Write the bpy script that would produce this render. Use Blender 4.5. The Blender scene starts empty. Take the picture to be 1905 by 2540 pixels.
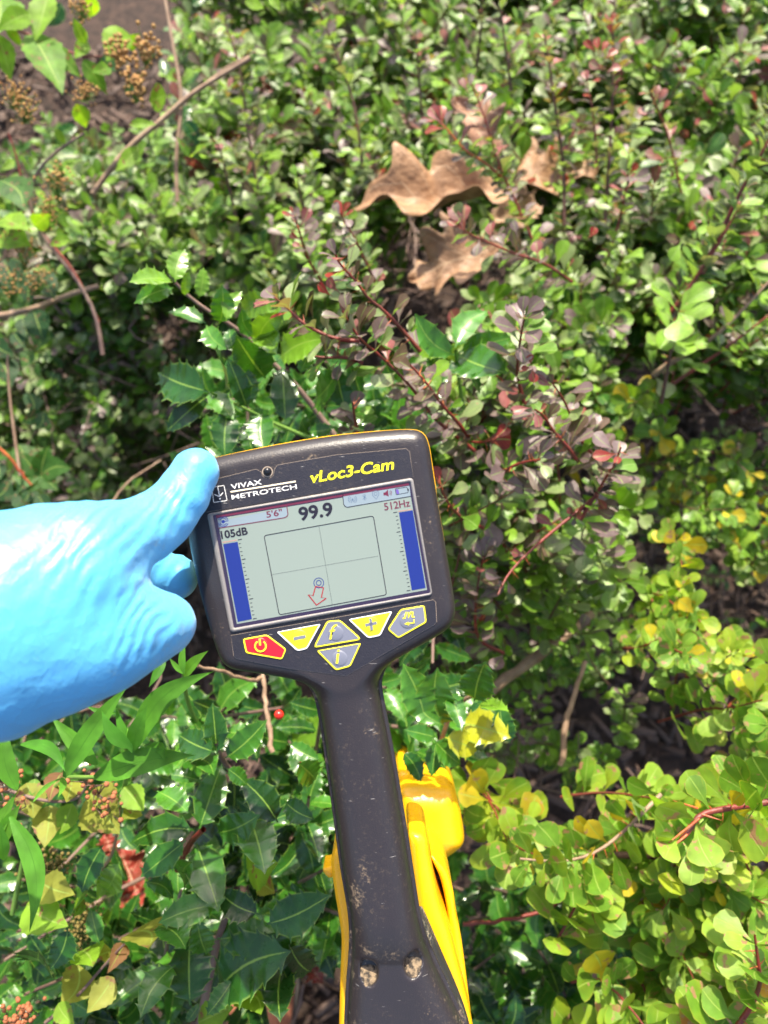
import bpy, math, random
import numpy as np
from mathutils import Matrix, Vector
random.seed(7); rng = np.random.default_rng(11)
scene = bpy.context.scene
COL = scene.collection
# ------------------------------------------------------------------ camera, sky, sun, exposure
CAM_H, TILT = 1.45, 22.0
FPX = 1911.0
cd = bpy.data.cameras.new('camera'); cam = bpy.data.objects.new('camera', cd); COL.objects.link(cam)
cam.location = (0, 0, CAM_H); cam.rotation_euler = (math.radians(TILT), 0, 0)
cd.sensor_fit = 'VERTICAL'; cd.sensor_height = 36; cd.sensor_width = 27; cd.lens = FPX/2540*36
cd.clip_start = 0.01; cd.clip_end = 200
cd.dof.use_dof = True; cd.dof.focus_distance = 0.385; cd.dof.aperture_fstop = 8.5
scene.camera = cam
w = bpy.data.worlds.new('World'); scene.world = w; w.use_nodes = True
SUN = Vector((0.05, 0.60, 0.80)).normalized()
nt = w.node_tree; bg = nt.nodes['Background']
sky = nt.nodes.new('ShaderNodeTexSky'); sky.sky_type = 'NISHITA'; sky.sun_disc = False
sky.sun_elevation = math.asin(SUN.z); sky.sun_rotation = math.atan2(SUN.x, SUN.y)
nt.links.new(sky.outputs[0], bg.inputs[0]); bg.inputs[1].default_value = 0.13; sky.dust_density = 4.0; sky.air_density = 1.0; sky.ozone_density = .6
sl = bpy.data.lights.new('sun', 'SUN'); sl.energy = 4.0; sl.angle = math.radians(0.55); sl.color = (1, .92, .76)
so = bpy.data.objects.new('sun', sl); COL.objects.link(so); so.rotation_euler = SUN.to_track_quat('Z', 'Y').to_euler()
so.location = (1.2, 1.8, 4)
scene.view_settings.view_transform = 'Standard'; scene.view_settings.look = 'None'
scene.view_settings.exposure = 1.36; scene.view_settings.gamma = 1; scene.view_settings.use_curve_mapping = False
scene.render.engine = 'CYCLES'
scene.cycles.use_denoising = True
scene.cycles.max_bounces = 8; scene.cycles.transparent_max_bounces = 6

R3 = np.array(Matrix.Rotation(math.radians(TILT), 3, 'X'))
CL = np.array([0, 0, CAM_H])
def CV(px, py, d):                       # point that the photograph shows at (px, py), d metres along the view axis
    px, py, d = np.broadcast_arrays(np.asarray(px, float), np.asarray(py, float), np.asarray(d, float))
    v = np.stack([(px-952.5)/FPX*d, -(py-1270)/FPX*d, -d], -1)
    return v @ R3.T + CL
def to_px(P):
    v = (np.asarray(P)-CL) @ R3
    d = -v[..., 2]
    return v[..., 0]/d*FPX+952.5, -v[..., 1]/d*FPX+1270, d

# ------------------------------------------------------------------ object helpers
def link(o, parent=None):
    COL.objects.link(o)
    if parent is not None: o.parent = parent
    return o
def tag(o, label=None, cat=None, group=None, kind=None):
    if label: o['label'] = label
    if cat: o['category'] = cat
    if group: o['group'] = group
    if kind: o['kind'] = kind
    return o
def empty(name, loc, rot=None):
    o = bpy.data.objects.new(name, None); o.empty_display_size = .02; COL.objects.link(o)
    o.location = [float(c) for c in loc]
    if rot is not None: o.rotation_euler = rot
    return o
def mesh_np(name, V, F, mats, smooth=True, uv=None, col=None, mi=None):
    """V (n,3); F list of int arrays, each (m,k) with k corners; uv / col per vertex"""
    me = bpy.data.meshes.new(name)
    V = np.asarray(V, np.float32)
    F = [np.asarray(f, np.int32) for f in (F if isinstance(F, list) else [F]) if len(f)]
    loops = np.concatenate([f.ravel() for f in F]); tot = np.concatenate([np.full(len(f), f.shape[1], np.int32) for f in F])
    start = np.concatenate([[0], np.cumsum(tot)[:-1]]).astype(np.int32)
    me.vertices.add(len(V)); me.vertices.foreach_set('co', V.ravel())
    me.loops.add(len(loops)); me.loops.foreach_set('vertex_index', loops)
    me.polygons.add(len(tot)); me.polygons.foreach_set('loop_start', start); me.polygons.foreach_set('loop_total', tot)
    me.update(calc_edges=True); me.validate()
    if smooth: me.polygons.foreach_set('use_smooth', np.ones(len(tot), bool))
    if uv is not None:
        l = me.uv_layers.new(name='UVMap'); l.data.foreach_set('uv', np.asarray(uv, np.float32)[loops].ravel())
    if col is not None:
        a = me.attributes.new('tone', 'FLOAT_COLOR', 'POINT')
        c = np.ones((len(V), 4), np.float32); c[:, :3] = col; a.data.foreach_set('color', c.ravel())
    for m in (mats if isinstance(mats, (list, tuple)) else [mats]): me.materials.append(m)
    if mi is not None: me.polygons.foreach_set('material_index', np.asarray(mi, np.int32))
    me.update()
    return me
def obj(name, me, parent=None, **kw):
    o = bpy.data.objects.new(name, me); link(o, parent); tag(o, **kw); return o

# ------------------------------------------------------------------ node helpers
class N:
    def __init__(s, name):
        s.m = bpy.data.materials.new(name); s.m.use_nodes = True; s.t = s.m.node_tree; s.n = s.t.nodes
        s.b = s.n['Principled BSDF']; s.out = s.n['Material Output']
    def new(s, k, **kw):
        n = s.n.new(k)
        for a, v in kw.items(): setattr(n, a, v)
        return n
    def set(s, sock, v):
        if isinstance(v, bpy.types.NodeSocket): s.t.links.new(v, sock)
        elif isinstance(v, (tuple, list)): sock.default_value = (*v, 1) if len(v) == 3 and sock.type == 'RGBA' else v
        else: sock.default_value = v
    def math(s, op, a, b=0.0, clamp=False):
        n = s.new('ShaderNodeMath', operation=op, use_clamp=clamp); s.set(n.inputs[0], a); s.set(n.inputs[1], b); return n.outputs[0]
    def ramp(s, v, lo, hi):
        n = s.new('ShaderNodeMapRange'); s.set(n.inputs[0], v); n.inputs[1].default_value = lo; n.inputs[2].default_value = hi; return n.outputs[0]
    def mix(s, f, a, b, mode='MIX'):
        n = s.new('ShaderNodeMix', data_type='RGBA', blend_type=mode); s.set(n.inputs[0], f); s.set(n.inputs[6], a); s.set(n.inputs[7], b); return n.outputs[2]
    def noise(s, scale, vec=None, detail=3, rough=.5, out=0):
        n = s.new('ShaderNodeTexNoise'); n.inputs['Scale'].default_value = scale; n.inputs['Detail'].default_value = detail; n.inputs['Roughness'].default_value = rough
        if vec is not None: s.set(n.inputs['Vector'], vec)
        return n.outputs[out]
    def co(s, k='Object'): return s.new('ShaderNodeTexCoord').outputs[k]
    def pos(s): return s.new('ShaderNodeNewGeometry').outputs['Position']
    def bump(s, h, strength=.3, dist=.001):
        n = s.new('ShaderNodeBump'); n.inputs['Strength'].default_value = strength; n.inputs['Distance'].default_value = dist; s.set(n.inputs['Height'], h)
        s.set(s.b.inputs['Normal'], n.outputs[0]); return n.outputs[0]
    def p(s, **kw):
        for k, v in kw.items(): s.set(s.b.inputs[{'base': 'Base Color', 'rough': 'Roughness', 'spec': 'Specular IOR Level', 'coat': 'Coat Weight', 'coatr': 'Coat Roughness', 'metal': 'Metallic',
            'emit': 'Emission Color', 'es': 'Emission Strength', 'sss': 'Subsurface Weight', 'sheen': 'Sheen Weight'}[k]], v)
        return s.m
def simple(name, c, rough=.5, **kw):
    return N(name).p(base=c, rough=rough, **kw)

def leaf_material(name, rough=.4, transl=.35, spec=.5, spot=None, spot_lo=.66, spot_hi=.72, bronze=None, br=(.45, .6), rib=(.25, .38, .10), ribw=.035, edge=None, coat=0, tt=(1.5, 1.6, .5), vein=.16, bmp=.45):
    s = N(name)
    tone = s.new('ShaderNodeAttribute', attribute_name='tone').outputs['Color']
    uv = s.new('ShaderNodeSeparateXYZ'); s.set(uv.inputs[0], s.co('UV'))
    u = s.math('ABSOLUTE', s.math('SUBTRACT', uv.outputs[0], .5)); v = uv.outputs[1]
    pos = s.pos()
    c = s.mix(s.ramp(s.noise(70, pos, 2), .3, .75), tone, s.mix(.5, tone, (.0, .0, .0), 'MIX'))
    if bronze:
        f = s.ramp(s.noise(16, pos, 3, .6), br[0], br[1])
        c = s.mix(s.math('MULTIPLY', f, .9), c, bronze)
    if edge: c = s.mix(s.math('MULTIPLY', s.ramp(u, .455, .498), .8), c, edge)
    # midrib and side veins
    side = s.math('FRACT', s.math('MULTIPLY', s.math('SUBTRACT', v, s.math('MULTIPLY', u, .55)), 7))
    sv = s.math('LESS_THAN', s.math('ABSOLUTE', s.math('SUBTRACT', side, .5)), .06)
    mr = s.math('SUBTRACT', 1.0, s.ramp(u, ribw*.4, ribw))
    veins = s.math('MAXIMUM', mr, s.math('MULTIPLY', sv, vein))
    c = s.mix(s.math('MULTIPLY', veins, .75), c, rib)
    if spot:
        sp = s.noise(110, pos, 3, .6); f = s.ramp(sp, spot_lo, spot_hi)
        c = s.mix(f, c, spot)
    c = s.mix(s.new('ShaderNodeNewGeometry').outputs['Backfacing'], c, s.mix(.45, c, (.22, .28, .14)))
    s.p(base=c, rough=s.math('ADD', rough, s.math('MULTIPLY', s.noise(200, pos, 2), .15)), spec=spec, coat=coat, coatr=.12)
    s.bump(s.math('ADD', s.math('MULTIPLY', veins, -.6), s.math('MULTIPLY', s.noise(260, pos, 3), .8)), bmp, .0006)
    tr = s.new('ShaderNodeBsdfTranslucent'); s.set(tr.inputs[0], s.mix(1.0, c, tt, 'MULTIPLY'))
    mx = s.new('ShaderNodeMixShader'); mx.inputs[0].default_value = transl
    s.t.links.new(s.b.outputs[0], mx.inputs[1]); s.t.links.new(tr.outputs[0], mx.inputs[2]); s.t.links.new(mx.outputs[0], s.out.inputs[0])
    return s.m
def bark_material(name, c, c2, rough=.6):
    s = N(name); pos = s.pos()
    s.p(base=s.mix(s.ramp(s.noise(60, pos, 4), .35, .65), c, c2), rough=rough); s.bump(s.noise(300, pos, 4), .6, .0008); return s.m

# ------------------------------------------------------------------ surface from a distance field
def surface_nets(F, o, h):
    ins = F < 0
    nx, ny, nz = F.shape
    C = np.zeros((nx-1, ny-1, nz-1, 3), np.float32); cnt = np.zeros((nx-1, ny-1, nz-1), np.float32)
    def sl(a, d): return slice(d, a-1+d)
    cor = [(i, j, k) for i in (0, 1) for j in (0, 1) for k in (0, 1)]
    for ax in range(3):
        for c in cor:
            if c[ax]: continue
            c2 = list(c); c2[ax] = 1
            a = F[sl(nx, c[0]), sl(ny, c[1]), sl(nz, c[2])]; b = F[sl(nx, c2[0]), sl(ny, c2[1]), sl(nz, c2[2])]
            m = (a < 0) != (b < 0)
            t = np.where(m, a/np.where(m, a-b, 1), 0)
            for q in range(3): C[..., q] += np.where(m, (t if q == ax else c[q]), 0)
            cnt += m
    act = cnt > 0
    idx = -np.ones(act.shape, np.int64); idx[act] = np.arange(act.sum())
    g = np.stack(np.nonzero(act), -1)
    V = (g + C[act]/cnt[act][:, None])*h + np.asarray(o)
    Q = []
    for ax in range(3):
        a = ins[tuple(slice(0, -1) if q == ax else slice(1, -1) for q in range(3))]
        b = ins[tuple(slice(1, None) if q == ax else slice(1, -1) for q in range(3))]
        for flip, m in ((0, a & ~b), (1, ~a & b)):
            I = np.stack(np.nonzero(m), -1)
            for q in range(3):
                if q != ax: I[:, q] += 1
            u_, v_ = [q for q in range(3) if q != ax]
            def at(du, dv):
                J = I.copy(); J[:, u_] -= du; J[:, v_] -= dv
                return idx[J[:, 0], J[:, 1], J[:, 2]]
            q4 = np.stack([at(1, 1), at(0, 1), at(0, 0), at(1, 0)], -1)
            if (ax == 1) != bool(flip): q4 = q4[:, ::-1]
            Q.append(q4)
    Q = np.concatenate(Q)
    return V, Q
def poly_sdf(P, poly):
    poly = np.asarray(poly, float); d = np.full(len(P), 1e9); s = np.zeros(len(P), bool)
    for a, b in zip(poly, np.roll(poly, -1, 0)):
        e = b-a; w_ = P-a; t = np.clip((w_ @ e)/(e @ e), 0, 1)
        d = np.minimum(d, ((w_-t[:, None]*e)**2).sum(1))
        c = (a[1] > P[:, 1]) != (b[1] > P[:, 1])
        if e[1] != 0: s ^= c & (P[:, 0] < e[0]*(P[:, 1]-a[1])/e[1]+a[0])
    return np.where(s, -1, 1)*np.sqrt(d)
def smin(a, b, k):
    h = np.clip(.5+.5*(b-a)/k, 0, 1); return b+(a-b)*h-k*h*(1-h)
def chaikin(p, n=2, closed=True):
    p = np.asarray(p, float)
    for _ in range(n):
        q = np.roll(p, -1, 0) if closed else p[1:]; a = p if closed else p[:-1]
        r = np.stack([a*.75+q*.25, a*.25+q*.75], 1).reshape(-1, p.shape[1])
        p = r if closed else np.vstack([p[:1], r, p[-1:]])
    return p
def resample(p, n):
    p = np.asarray(p, float); s = np.r_[0, np.cumsum(np.linalg.norm(np.diff(p, axis=0), axis=1))]
    t = np.linspace(0, s[-1], n); return np.stack([np.interp(t, s, p[:, k]) for k in range(p.shape[1])], 1)
def extr(d2, z, zc, hz, r):
    qx = d2+r; qz = np.abs(z-zc)-hz+r
    return np.minimum(np.maximum(qx, qz), 0)+np.sqrt(np.maximum(qx, 0)**2+np.maximum(qz, 0)**2)-r

# ------------------------------------------------------------------ the locator: frame parallel to the picture, z towards the eye, metres
D0 = 0.34; S = D0/FPX
def L(px, py, z=0.0):
    px, py = np.asarray(px, float), np.asarray(py, float); d = D0-z
    return np.stack([(px-952.5)/FPX*d, -(py-1270)/FPX*d, np.broadcast_to(z, px.shape)*1.0], -1)
def c1(pts):
    p = np.asarray(pts, float); return np.stack([440+p[..., 0]*.434, 1040+p[..., 1]*.434], -1)
def c3(pts):
    p = np.asarray(pts, float); return np.stack([700+p[..., 0]*.407, 1640+p[..., 1]*.407], -1)
def L2(pts, z=0.0):
    pts = np.asarray(pts, float); return L(pts[..., 0], pts[..., 1], z)
dev = empty('cable_locator', CV(952.5, 1270, D0), (math.radians(TILT), 0, 0))
tag(dev, 'black and yellow cable locator with lit screen and six keys, held by the gloved hand', 'cable locator')

def plastic(name, c, dirt, amount=.62, rough=.42, scr=.5):
    s = N(name); co = s.co('Object')
    big = s.noise(34, co, 5, .7); fine = s.noise(620, co, 3, .7)
    f = s.math('MULTIPLY', s.ramp(big, amount, amount+.08), s.ramp(fine, .45, .62))
    mp = s.new('ShaderNodeMapping'); s.set(mp.inputs[0], co); mp.inputs['Rotation'].default_value = (0, 0, .7); mp.inputs['Scale'].default_value = (1, 9, 1)
    sc = s.ramp(s.noise(150, mp.outputs[0], 2, .5), .72, .76); sc = s.math('MULTIPLY', sc, scr)
    base = s.mix(s.math('MULTIPLY', s.math('MULTIPLY', s.ramp(fine, .56, .70), s.ramp(big, .44, .62)), .16), c, dirt); base = s.mix(s.math('MULTIPLY', f, .8), base, dirt); base = s.mix(sc, base, (.35, .33, .31))
    s.p(base=base, rough=s.math('ADD', rough, s.math('MULTIPLY', s.ramp(big, .4, .7), .15)), spec=.5)
    s.bump(s.math('ADD', s.noise(1500, co, 2), s.math('MULTIPLY', s.noise(90, co, 3), .4)), .22, .0006); return s.m
M_black = plastic('black_plastic', (.025, .021, .024), (.40, .29, .18), .60, .30, .8)
M_yellow = plastic('yellow_plastic', (.90, .45, .005), (.55, .30, .03), .70, .24, .1)
M_grip = plastic('black_rubber', (.018, .018, .017), (.30, .26, .17), .48, .7, .2)
M_sheet = plastic('label_sheet', (.020, .019, .026), (.25, .19, .13), .66, .30, .9)

head = c1([(60, 640), (40, 480), (46, 370), (85, 285), (160, 235), (300, 200), (600, 140), (900, 92), (1200, 64), (1340, 57), (1400, 72), (1436, 130), (1460, 300),
           (1495, 520), (1545, 800), (1583, 1030), (1588, 1110), (1560, 1185), (1480, 1240), (1300, 1340), (1150, 1425), (1050, 1480), (900, 1510), (780, 1500), (600, 1470), (420, 1440), (310, 1425), (255, 1380), (215, 1270), (170, 1120), (120, 930)])
head = chaikin(head, 2)
handle = np.vstack([c3([(60, 20), (130, 105), (175, 170), (205, 280), (230, 420), (270, 700), (320, 1050), (345, 1250), (378, 1430), (405, 1600), (402, 1800), (385, 2000), (372, 2212), (366, 2500), (360, 2900)]),
                    c3([(1400, 2900), (1240, 2480), (1112, 2212), (985, 1950), (898, 1750), (846, 1560), (828, 1450), (790, 1200), (750, 950), (700, 650), (660, 430), (630, 280), (606, 150), (612, 60), (640, -60), (350, -120)])])
handle = chaikin(handle, 2)
h = .0009
HL = L2(head, -.008)[:, :2]; GL = L2(handle, -.012)[:, :2]
lo = np.minimum(HL.min(0), GL.min(0))-.004; hi = np.maximum(HL.max(0), GL.max(0))+.004
X = np.arange(lo[0], hi[0], h); Y = np.arange(lo[1], hi[1], h); Z = np.arange(-.032, .004, h)
PX, PY = np.meshgrid(X, Y, indexing='ij'); P2 = np.stack([PX.ravel(), PY.ravel()], 1)
dh = poly_sdf(P2, HL).reshape(PX.shape)[..., None]; dg = poly_sdf(P2, GL).reshape(PX.shape)[..., None]
zz = Z[None, None, :]
F = smin(extr(dh, zz, -.0095, .0095, .0072), extr(dg, zz, -.0135, .0130, .0125)+.0022*np.clip(1+dg/.016, 0, 1)**0*np.clip((dg+.016)/.016, 0, 1)**2*(zz > -.0135), .009)
F = np.maximum(F, zz+0*F)
for (cx, cy) in (c3((527, 1950)), c3((800, 1898))):
    p = L(cx, cy); el = np.sqrt(((PX-p[0])/.0040)**2+((PY-p[1])/.0064)**2)[..., None]
    F = np.maximum(F, -np.maximum((el-1)*.0040, -.0058-zz))
V, Q = surface_nets(F.astype(np.float32), (X[0], Y[0], Z[0]), h)
def bend(V):
    y0 = L(900, 2300)[1]; t = np.clip(y0-V[:, 1], 0, None); V = V.copy(); V[:, 2] -= t*.05+np.minimum(t, .02)**2*9; return V
V = bend(V)
obj('housing', mesh_np('housing', V, Q, M_black), dev, label='scuffed black plastic front housing with the hand grip')

def prism(poly, z0, z1, bevel, mat, name, parent, steps=5, back=True, **kw):
    """solid of a closed outline (xy in metres, any direction), rounded at its front edge"""
    p = np.asarray(poly, float)
    a = 0.5*np.sum(p[:, 0]*np.roll(p[:, 1], -1)-np.roll(p[:, 0], -1)*p[:, 1])
    if a < 0: p = p[::-1]
    e = np.roll(p, -1, 0)-np.roll(p, 1, 0); n = np.stack([e[:, 1], -e[:, 0]], 1); n /= np.linalg.norm(n, axis=1)[:, None]+1e-12
    rings = [(z0, -bevel*.6), (z0+bevel*.4, -bevel*.15), (z0+bevel, 0)] if back else [(z0, 0)]
    for i in range(steps+1):
        t = i/steps*math.pi/2; rings.append((z1-bevel+bevel*math.sin(t), -bevel*(1-math.cos(t))))
    V = []; m = len(p)
    for z, off in rings: V.append(np.column_stack([p+n*off, np.full(m, z)]))
    V = np.vstack(V); F = []
    i = np.arange(m); j = (i+1) % m
    for k in range(len(rings)-1): F.append(np.stack([k*m+i, k*m+j, (k+1)*m+j, (k+1)*m+i], 1))
    Fq = np.concatenate(F)
    import bmesh
    me = bpy.data.meshes.new(name)
    faces = [tuple(map(int, f)) for f in Fq]+[tuple(range((len(rings)-1)*m, len(rings)*m)), tuple(range(m))[::-1]]
    me.from_pydata([tuple(map(float, v)) for v in V], [], faces); me.polygons.foreach_set('use_smooth', [bool(bevel)]*(len(faces)-2)+[False]*2); me.materials.append(mat); me.update()
    return obj(name, me, parent, **kw)
# yellow back shell, a little wider than the black front
nrm = head-head.mean(0)
nrm /= np.linalg.norm(nrm, axis=1)[:, None]
shell = head+nrm*np.where(nrm[:, 1] < -.5, 4.0, np.where((nrm[:, 0] > .3) & (nrm[:, 1] < -.1), 2.0, -9.0))[:, None]
sh = L2(shell, -.010)[:, :2]
prism(sh, -.034, -.0105, .003, M_yellow, 'back_shell', dev, label='yellow rear shell showing as a thin rim')

# flat printed things on the front: authored in units of the enlarged picture of the head
def flat(name, polys, z, mat, parent, smooth=0, **kw):
    Vs, Fs, n = [], [], 0
    for p in polys:
        q = L2(c1(p), z); m = len(q)
        a = 0.5*np.sum(q[:, 0]*np.roll(q[:, 1], -1)-np.roll(q[:, 0], -1)*q[:, 1])
        if a < 0: q = q[::-1]
        Vs += [tuple(map(float, v)) for v in q]; Fs.append(tuple(range(n, n+m))); n += m
    me = bpy.data.meshes.new(name); me.from_pydata(Vs, [], Fs); me.materials.append(mat); me.update()
    return obj(name, me, parent, **kw)
def line(a, b, w_):
    a, b = np.array(a, float), np.array(b, float); t = (b-a)/np.linalg.norm(b-a)*w_/2; n = np.array([-t[1], t[0]])
    return [a-n-t*.0, b-n, b+n, a+n]
def path(pts, w_, closed=False):
    pts = [np.array(p, float) for p in pts]; n = len(pts); out = []
    P = pts+[pts[0]] if closed else pts
    nn = []
    for i in range(n):
        if closed: a, b = pts[i-1], pts[(i+1) % n]
        else: a, b = pts[max(i-1, 0)], pts[min(i+1, n-1)]
        t = (b-a)/np.linalg.norm(b-a); nn.append(np.array([-t[1], t[0]])*w_/2)
    if closed: nn.append(nn[0])
    return [[P[i]-nn[i], P[i+1]-nn[i+1], P[i+1]+nn[i+1], P[i]+nn[i]] for i in range(len(P)-1)]
def arc(cx, cy, r, a0, a1, n=16, ry=None): return [(cx+r*math.cos(math.radians(a0+(a1-a0)*i/n)), cy+(ry or r)*math.sin(math.radians(a0+(a1-a0)*i/n))) for i in range(n+1)]
def text(body, p0, p1, hgt, z, mat, parent, shear=0.0, bold=0.0, name='lettering', **kw):
    cu = bpy.data.curves.new('t', 'FONT'); cu.body = body; cu.offset = bold; cu.resolution_u = 5
    t = bpy.data.objects.new('t', cu); COL.objects.link(t); bpy.context.view_layer.update()
    me = bpy.data.meshes.new_from_object(t.evaluated_get(bpy.context.evaluated_depsgraph_get())); bpy.data.objects.remove(t); bpy.data.curves.remove(cu)
    v = np.zeros(len(me.vertices)*3, np.float32); me.vertices.foreach_get('co', v); v = v.reshape(-1, 3)
    x = v[:, 0]+shear*v[:, 1]; x = (x-x.min())/(x.max()-x.min()); y = v[:, 1]; ymax = y.max() if y.max() > 0 else 1; y = y/ymax*hgt
    p0, p1 = np.array(p0, float), np.array(p1, float); d = p1-p0; u = d/np.linalg.norm(d); nrm = np.array([u[1], -u[0]])
    q = p0+x[:, None]*d+y[:, None]*nrm
    me.vertices.foreach_set('co', L2(c1(q), z).astype(np.float32).ravel()); me.materials.clear(); me.materials.append(mat); me.name = name; me.update()
    return obj(name, me, parent, **kw)
def rounded(pts, r, n=4):
    pts = [np.array(p, float) for p in pts]; out = []
    for i, p in enumerate(pts):
        a = pts[i-1]-p; b = pts[(i+1) % len(pts)]-p
        ra = min(r, np.linalg.norm(a)*.45); rb = min(r, np.linalg.norm(b)*.45)
        A = p+a/np.linalg.norm(a)*ra; B = p+b/np.linalg.norm(b)*rb
        for k in range(n+1):
            t = k/n; out.append((1-t)**2*A+2*t*(1-t)*p+t*t*B)
    return out
lab = [(165, 530), (155, 430), (178, 352), (450, 286)] + arc(515, 298, 46, 205, 20, 10)[::-1][::-1][0:0] + [(478, 300), (486, 325), (505, 338), (530, 336), (548, 322), (556, 285), (572, 262), (900, 205), (1306, 168), (1326, 184), (1348, 330)]
lab_lo = [(306, 1236), (900, 1135), (1462, 1032), (1476, 1045), (1481, 1158), (1466, 1175), (962, 1466), (640, 1424), (336, 1368), (322, 1350)]
M_seam = simple('groove_dirt', (.34, .27, .21), .8)
def grow(p, g):
    p = np.array(p, float); a = 0.5*np.sum(p[:, 0]*np.roll(p[:, 1], -1)-np.roll(p[:, 0], -1)*p[:, 1]); e = np.roll(p, -1, 0)-np.roll(p, 1, 0)
    n = np.stack([e[:, 1], -e[:, 0]], 1)*np.sign(a); n /= np.linalg.norm(n, axis=1)[:, None]; return p+n*g
flat('label_seam', [grow(lab, 1.6), grow(lab_lo, 1.8)], .00012, M_seam, dev)
lp = rounded(lab, 9); 
obj_label = flat('face_label', [lab+[(165, 530)][0:0]], .00024, M_sheet, dev)
flat('key_panel', [lab_lo], .00025, M_sheet, dev)
# bolt in the notch of the label
from math import cos, sin
bp = L2(c1((515, 298)))
def dome(name, c, r, hgt, z, mat, parent, n=20, m=4, **kw):
    V = [(c[0], c[1], z+hgt)]; F = []
    for k in range(1, m+1):
        a = k/m*math.pi/2
        for i in range(n): V.append((c[0]+r*sin(a)*cos(2*math.pi*i/n), c[1]+r*sin(a)*sin(2*math.pi*i/n), z+hgt*cos(a)))
    for i in range(n): F.append((0, 1+i, 1+(i+1) % n))
    for k in range(m-1):
        for i in range(n):
            a = 1+k*n+i; b = 1+k*n+(i+1) % n; F.append((a, a+n, b+n, b))
    me = bpy.data.meshes.new(name); me.from_pydata([tuple(map(float, v)) for v in V], [], F); me.materials.append(mat); me.polygons.foreach_set('use_smooth', [True]*len(F)); me.update()
    return obj(name, me, parent, **kw)
flat('bolt_recess', [arc(515, 300, 31, 0, 350, 24)], .0003, M_seam, dev)
flat('bolt_recess_inner', [arc(515, 300, 26, 0, 350, 24)], .00035, M_black, dev)
dome('bolt', bp, 22*.434*S, .0016, .0004, simple('black_gloss', (.01, .01, .012), .12), dev)

zt = .0004
M_yt = simple('yellow_print', (.86, .80, .02), .4); M_wt = simple('white_print', (.78, .76, .74), .45); M_ct = simple('cream_print', (.82, .72, .52), .45)
text('vLoc3-Cam', (766, 364), (1243, 283), 63, zt, M_yt, dev, shear=.22, bold=.018)
text('VIVAX', (308, 400), (484, 371), 28, zt, M_wt, dev, bold=.008); text('METROTECH', (312, 459), (684, 396), 26, zt, M_wt, dev, bold=.006)
flat('logo_bar', [line((303, 415), (677, 355), 8)], zt, M_ct, dev)
def c2z(pts): return [((480+x*.229-440)/.434, (1040+y*.229-1040)/.434) for x, y in pts]
box = rounded(c2z([(198, 738), (330, 716), (364, 880), (219, 901)]), 6)
flat('logo_mark', path(box, 3.5, True)+[line(*c2z([(262, 735), (283, 835)]), 5)]+path(c2z([(228, 815), (279, 838), (320, 795)]), 5)+[arc(*c2z([(287, 861)])[0], 5, 0, 340, 12)], zt, M_wt, dev)
# screen
M_bez = plastic('grey_bezel', (.20, .185, .18), (.42, .34, .27), .55, .4, .6)
bez_o = rounded([(168, 540), (1346, 333), (1459, 1005), (303, 1220)], 22); bez_i = rounded([(203, 549), (1330, 358), (1446, 992), (324, 1193)], 8)
Vb = np.vstack([L2(c1(bez_o), .0001), L2(c1(grow(bez_o, -4)), .0011), L2(c1(grow(bez_i, 5)), .0011), L2(c1(bez_i), .0003)]); m = len(bez_o); i = np.arange(m); j = (i+1) % m
obj('screen_bezel', mesh_np('screen_bezel', Vb, [np.concatenate([np.stack([k*m+i, k*m+j, (k+1)*m+j, (k+1)*m+i], 1) for k in range(3)])], M_bez, False), dev)
def lcd(name, c, e=.10, r=.16): return simple(name, tuple(x*.6 for x in c), r, emit=c, es=e, coat=.6, coatr=.06)
M_lcdk = lcd('screen_dark', (.03, .02, .05), .3); M_lcd = lcd('screen_ground', (.29, .35, .31)); M_tab = lcd('screen_tab', (.28, .35, .40)); M_ink = lcd('screen_ink', (.015, .012, .02), .2)
M_mar = lcd('screen_maroon', (.16, .02, .05)); M_blue = lcd('screen_blue', (.010, .022, .17), .4); M_red = lcd('screen_red', (.42, .015, .02), .05); M_pale = lcd('screen_icon', (.10, .15, .24), .2)
disp = flat('display', [bez_i], .00035, M_lcdk, dev, label='lit map screen with a red arrow')
z = .00042
flat('display_ground', [[(228, 568), (1324, 384), (1427, 975), (340, 1170)]], z, M_lcd, disp)
z += .00005
flat('display_tab', [[(231, 583), (625, 505), (631, 545), (610, 562), (237, 622)], [(945, 440), (1326, 380), (1334, 440), (968, 503), (950, 485)]], z, M_tab, disp)
z += .00005
flat('outline', path([(222, 557), (1323, 370)], 14)+path([(235, 623), (610, 563), (626, 556), (632, 545), (625, 495)], 5), z, M_mar, disp)
flat('outline', path([(945, 430), (950, 485), (958, 498), (970, 503), (1335, 440)], 4)+path(rounded([(495, 665), (1120, 552), (1196, 1003), (582, 1118)], 16), 4.5, True), z, M_ink, disp)
def dotted(a, b, n, w_): 
    a, b = np.array(a, float), np.array(b, float); return [line(a+(b-a)*(i/n), a+(b-a)*((i+.55)/n), w_) for i in range(n)]
flat('centre_line', dotted((808, 607), (886, 1062), 52, 2)+dotted((540, 888), (1150, 781), 70, 2), z, M_ink, disp)
flat('level_bar', [[(261, 714), (344, 700), (426, 1142), (345, 1158)]], z, M_blue, disp); flat('level_bar', [[(1266, 533), (1345, 520), (1419, 964), (1340, 978)]], z, M_blue, disp)
flat('level_limit', [line((258, 704), (340, 690), 4), line((1262, 527), (1338, 515), 4)], z, lcd('screen_pink', (.6, .3, .25)), disp)
tk = []
for k in range(21):
    f = k/20; Lg = 22 if k % 5 == 0 else 12
    x, y = 346+f*86, 689+f*452; tk.append(line((x, y), (x+Lg, y-Lg*.17), 4 if k % 5 == 0 else 3))
    x, y = 1256+f*76, 530+f*447; tk.append(line((x-Lg, y+Lg*.17), (x, y), 4 if k % 5 == 0 else 3))
flat('tick_marks', tk, z, M_ink, disp)
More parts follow.
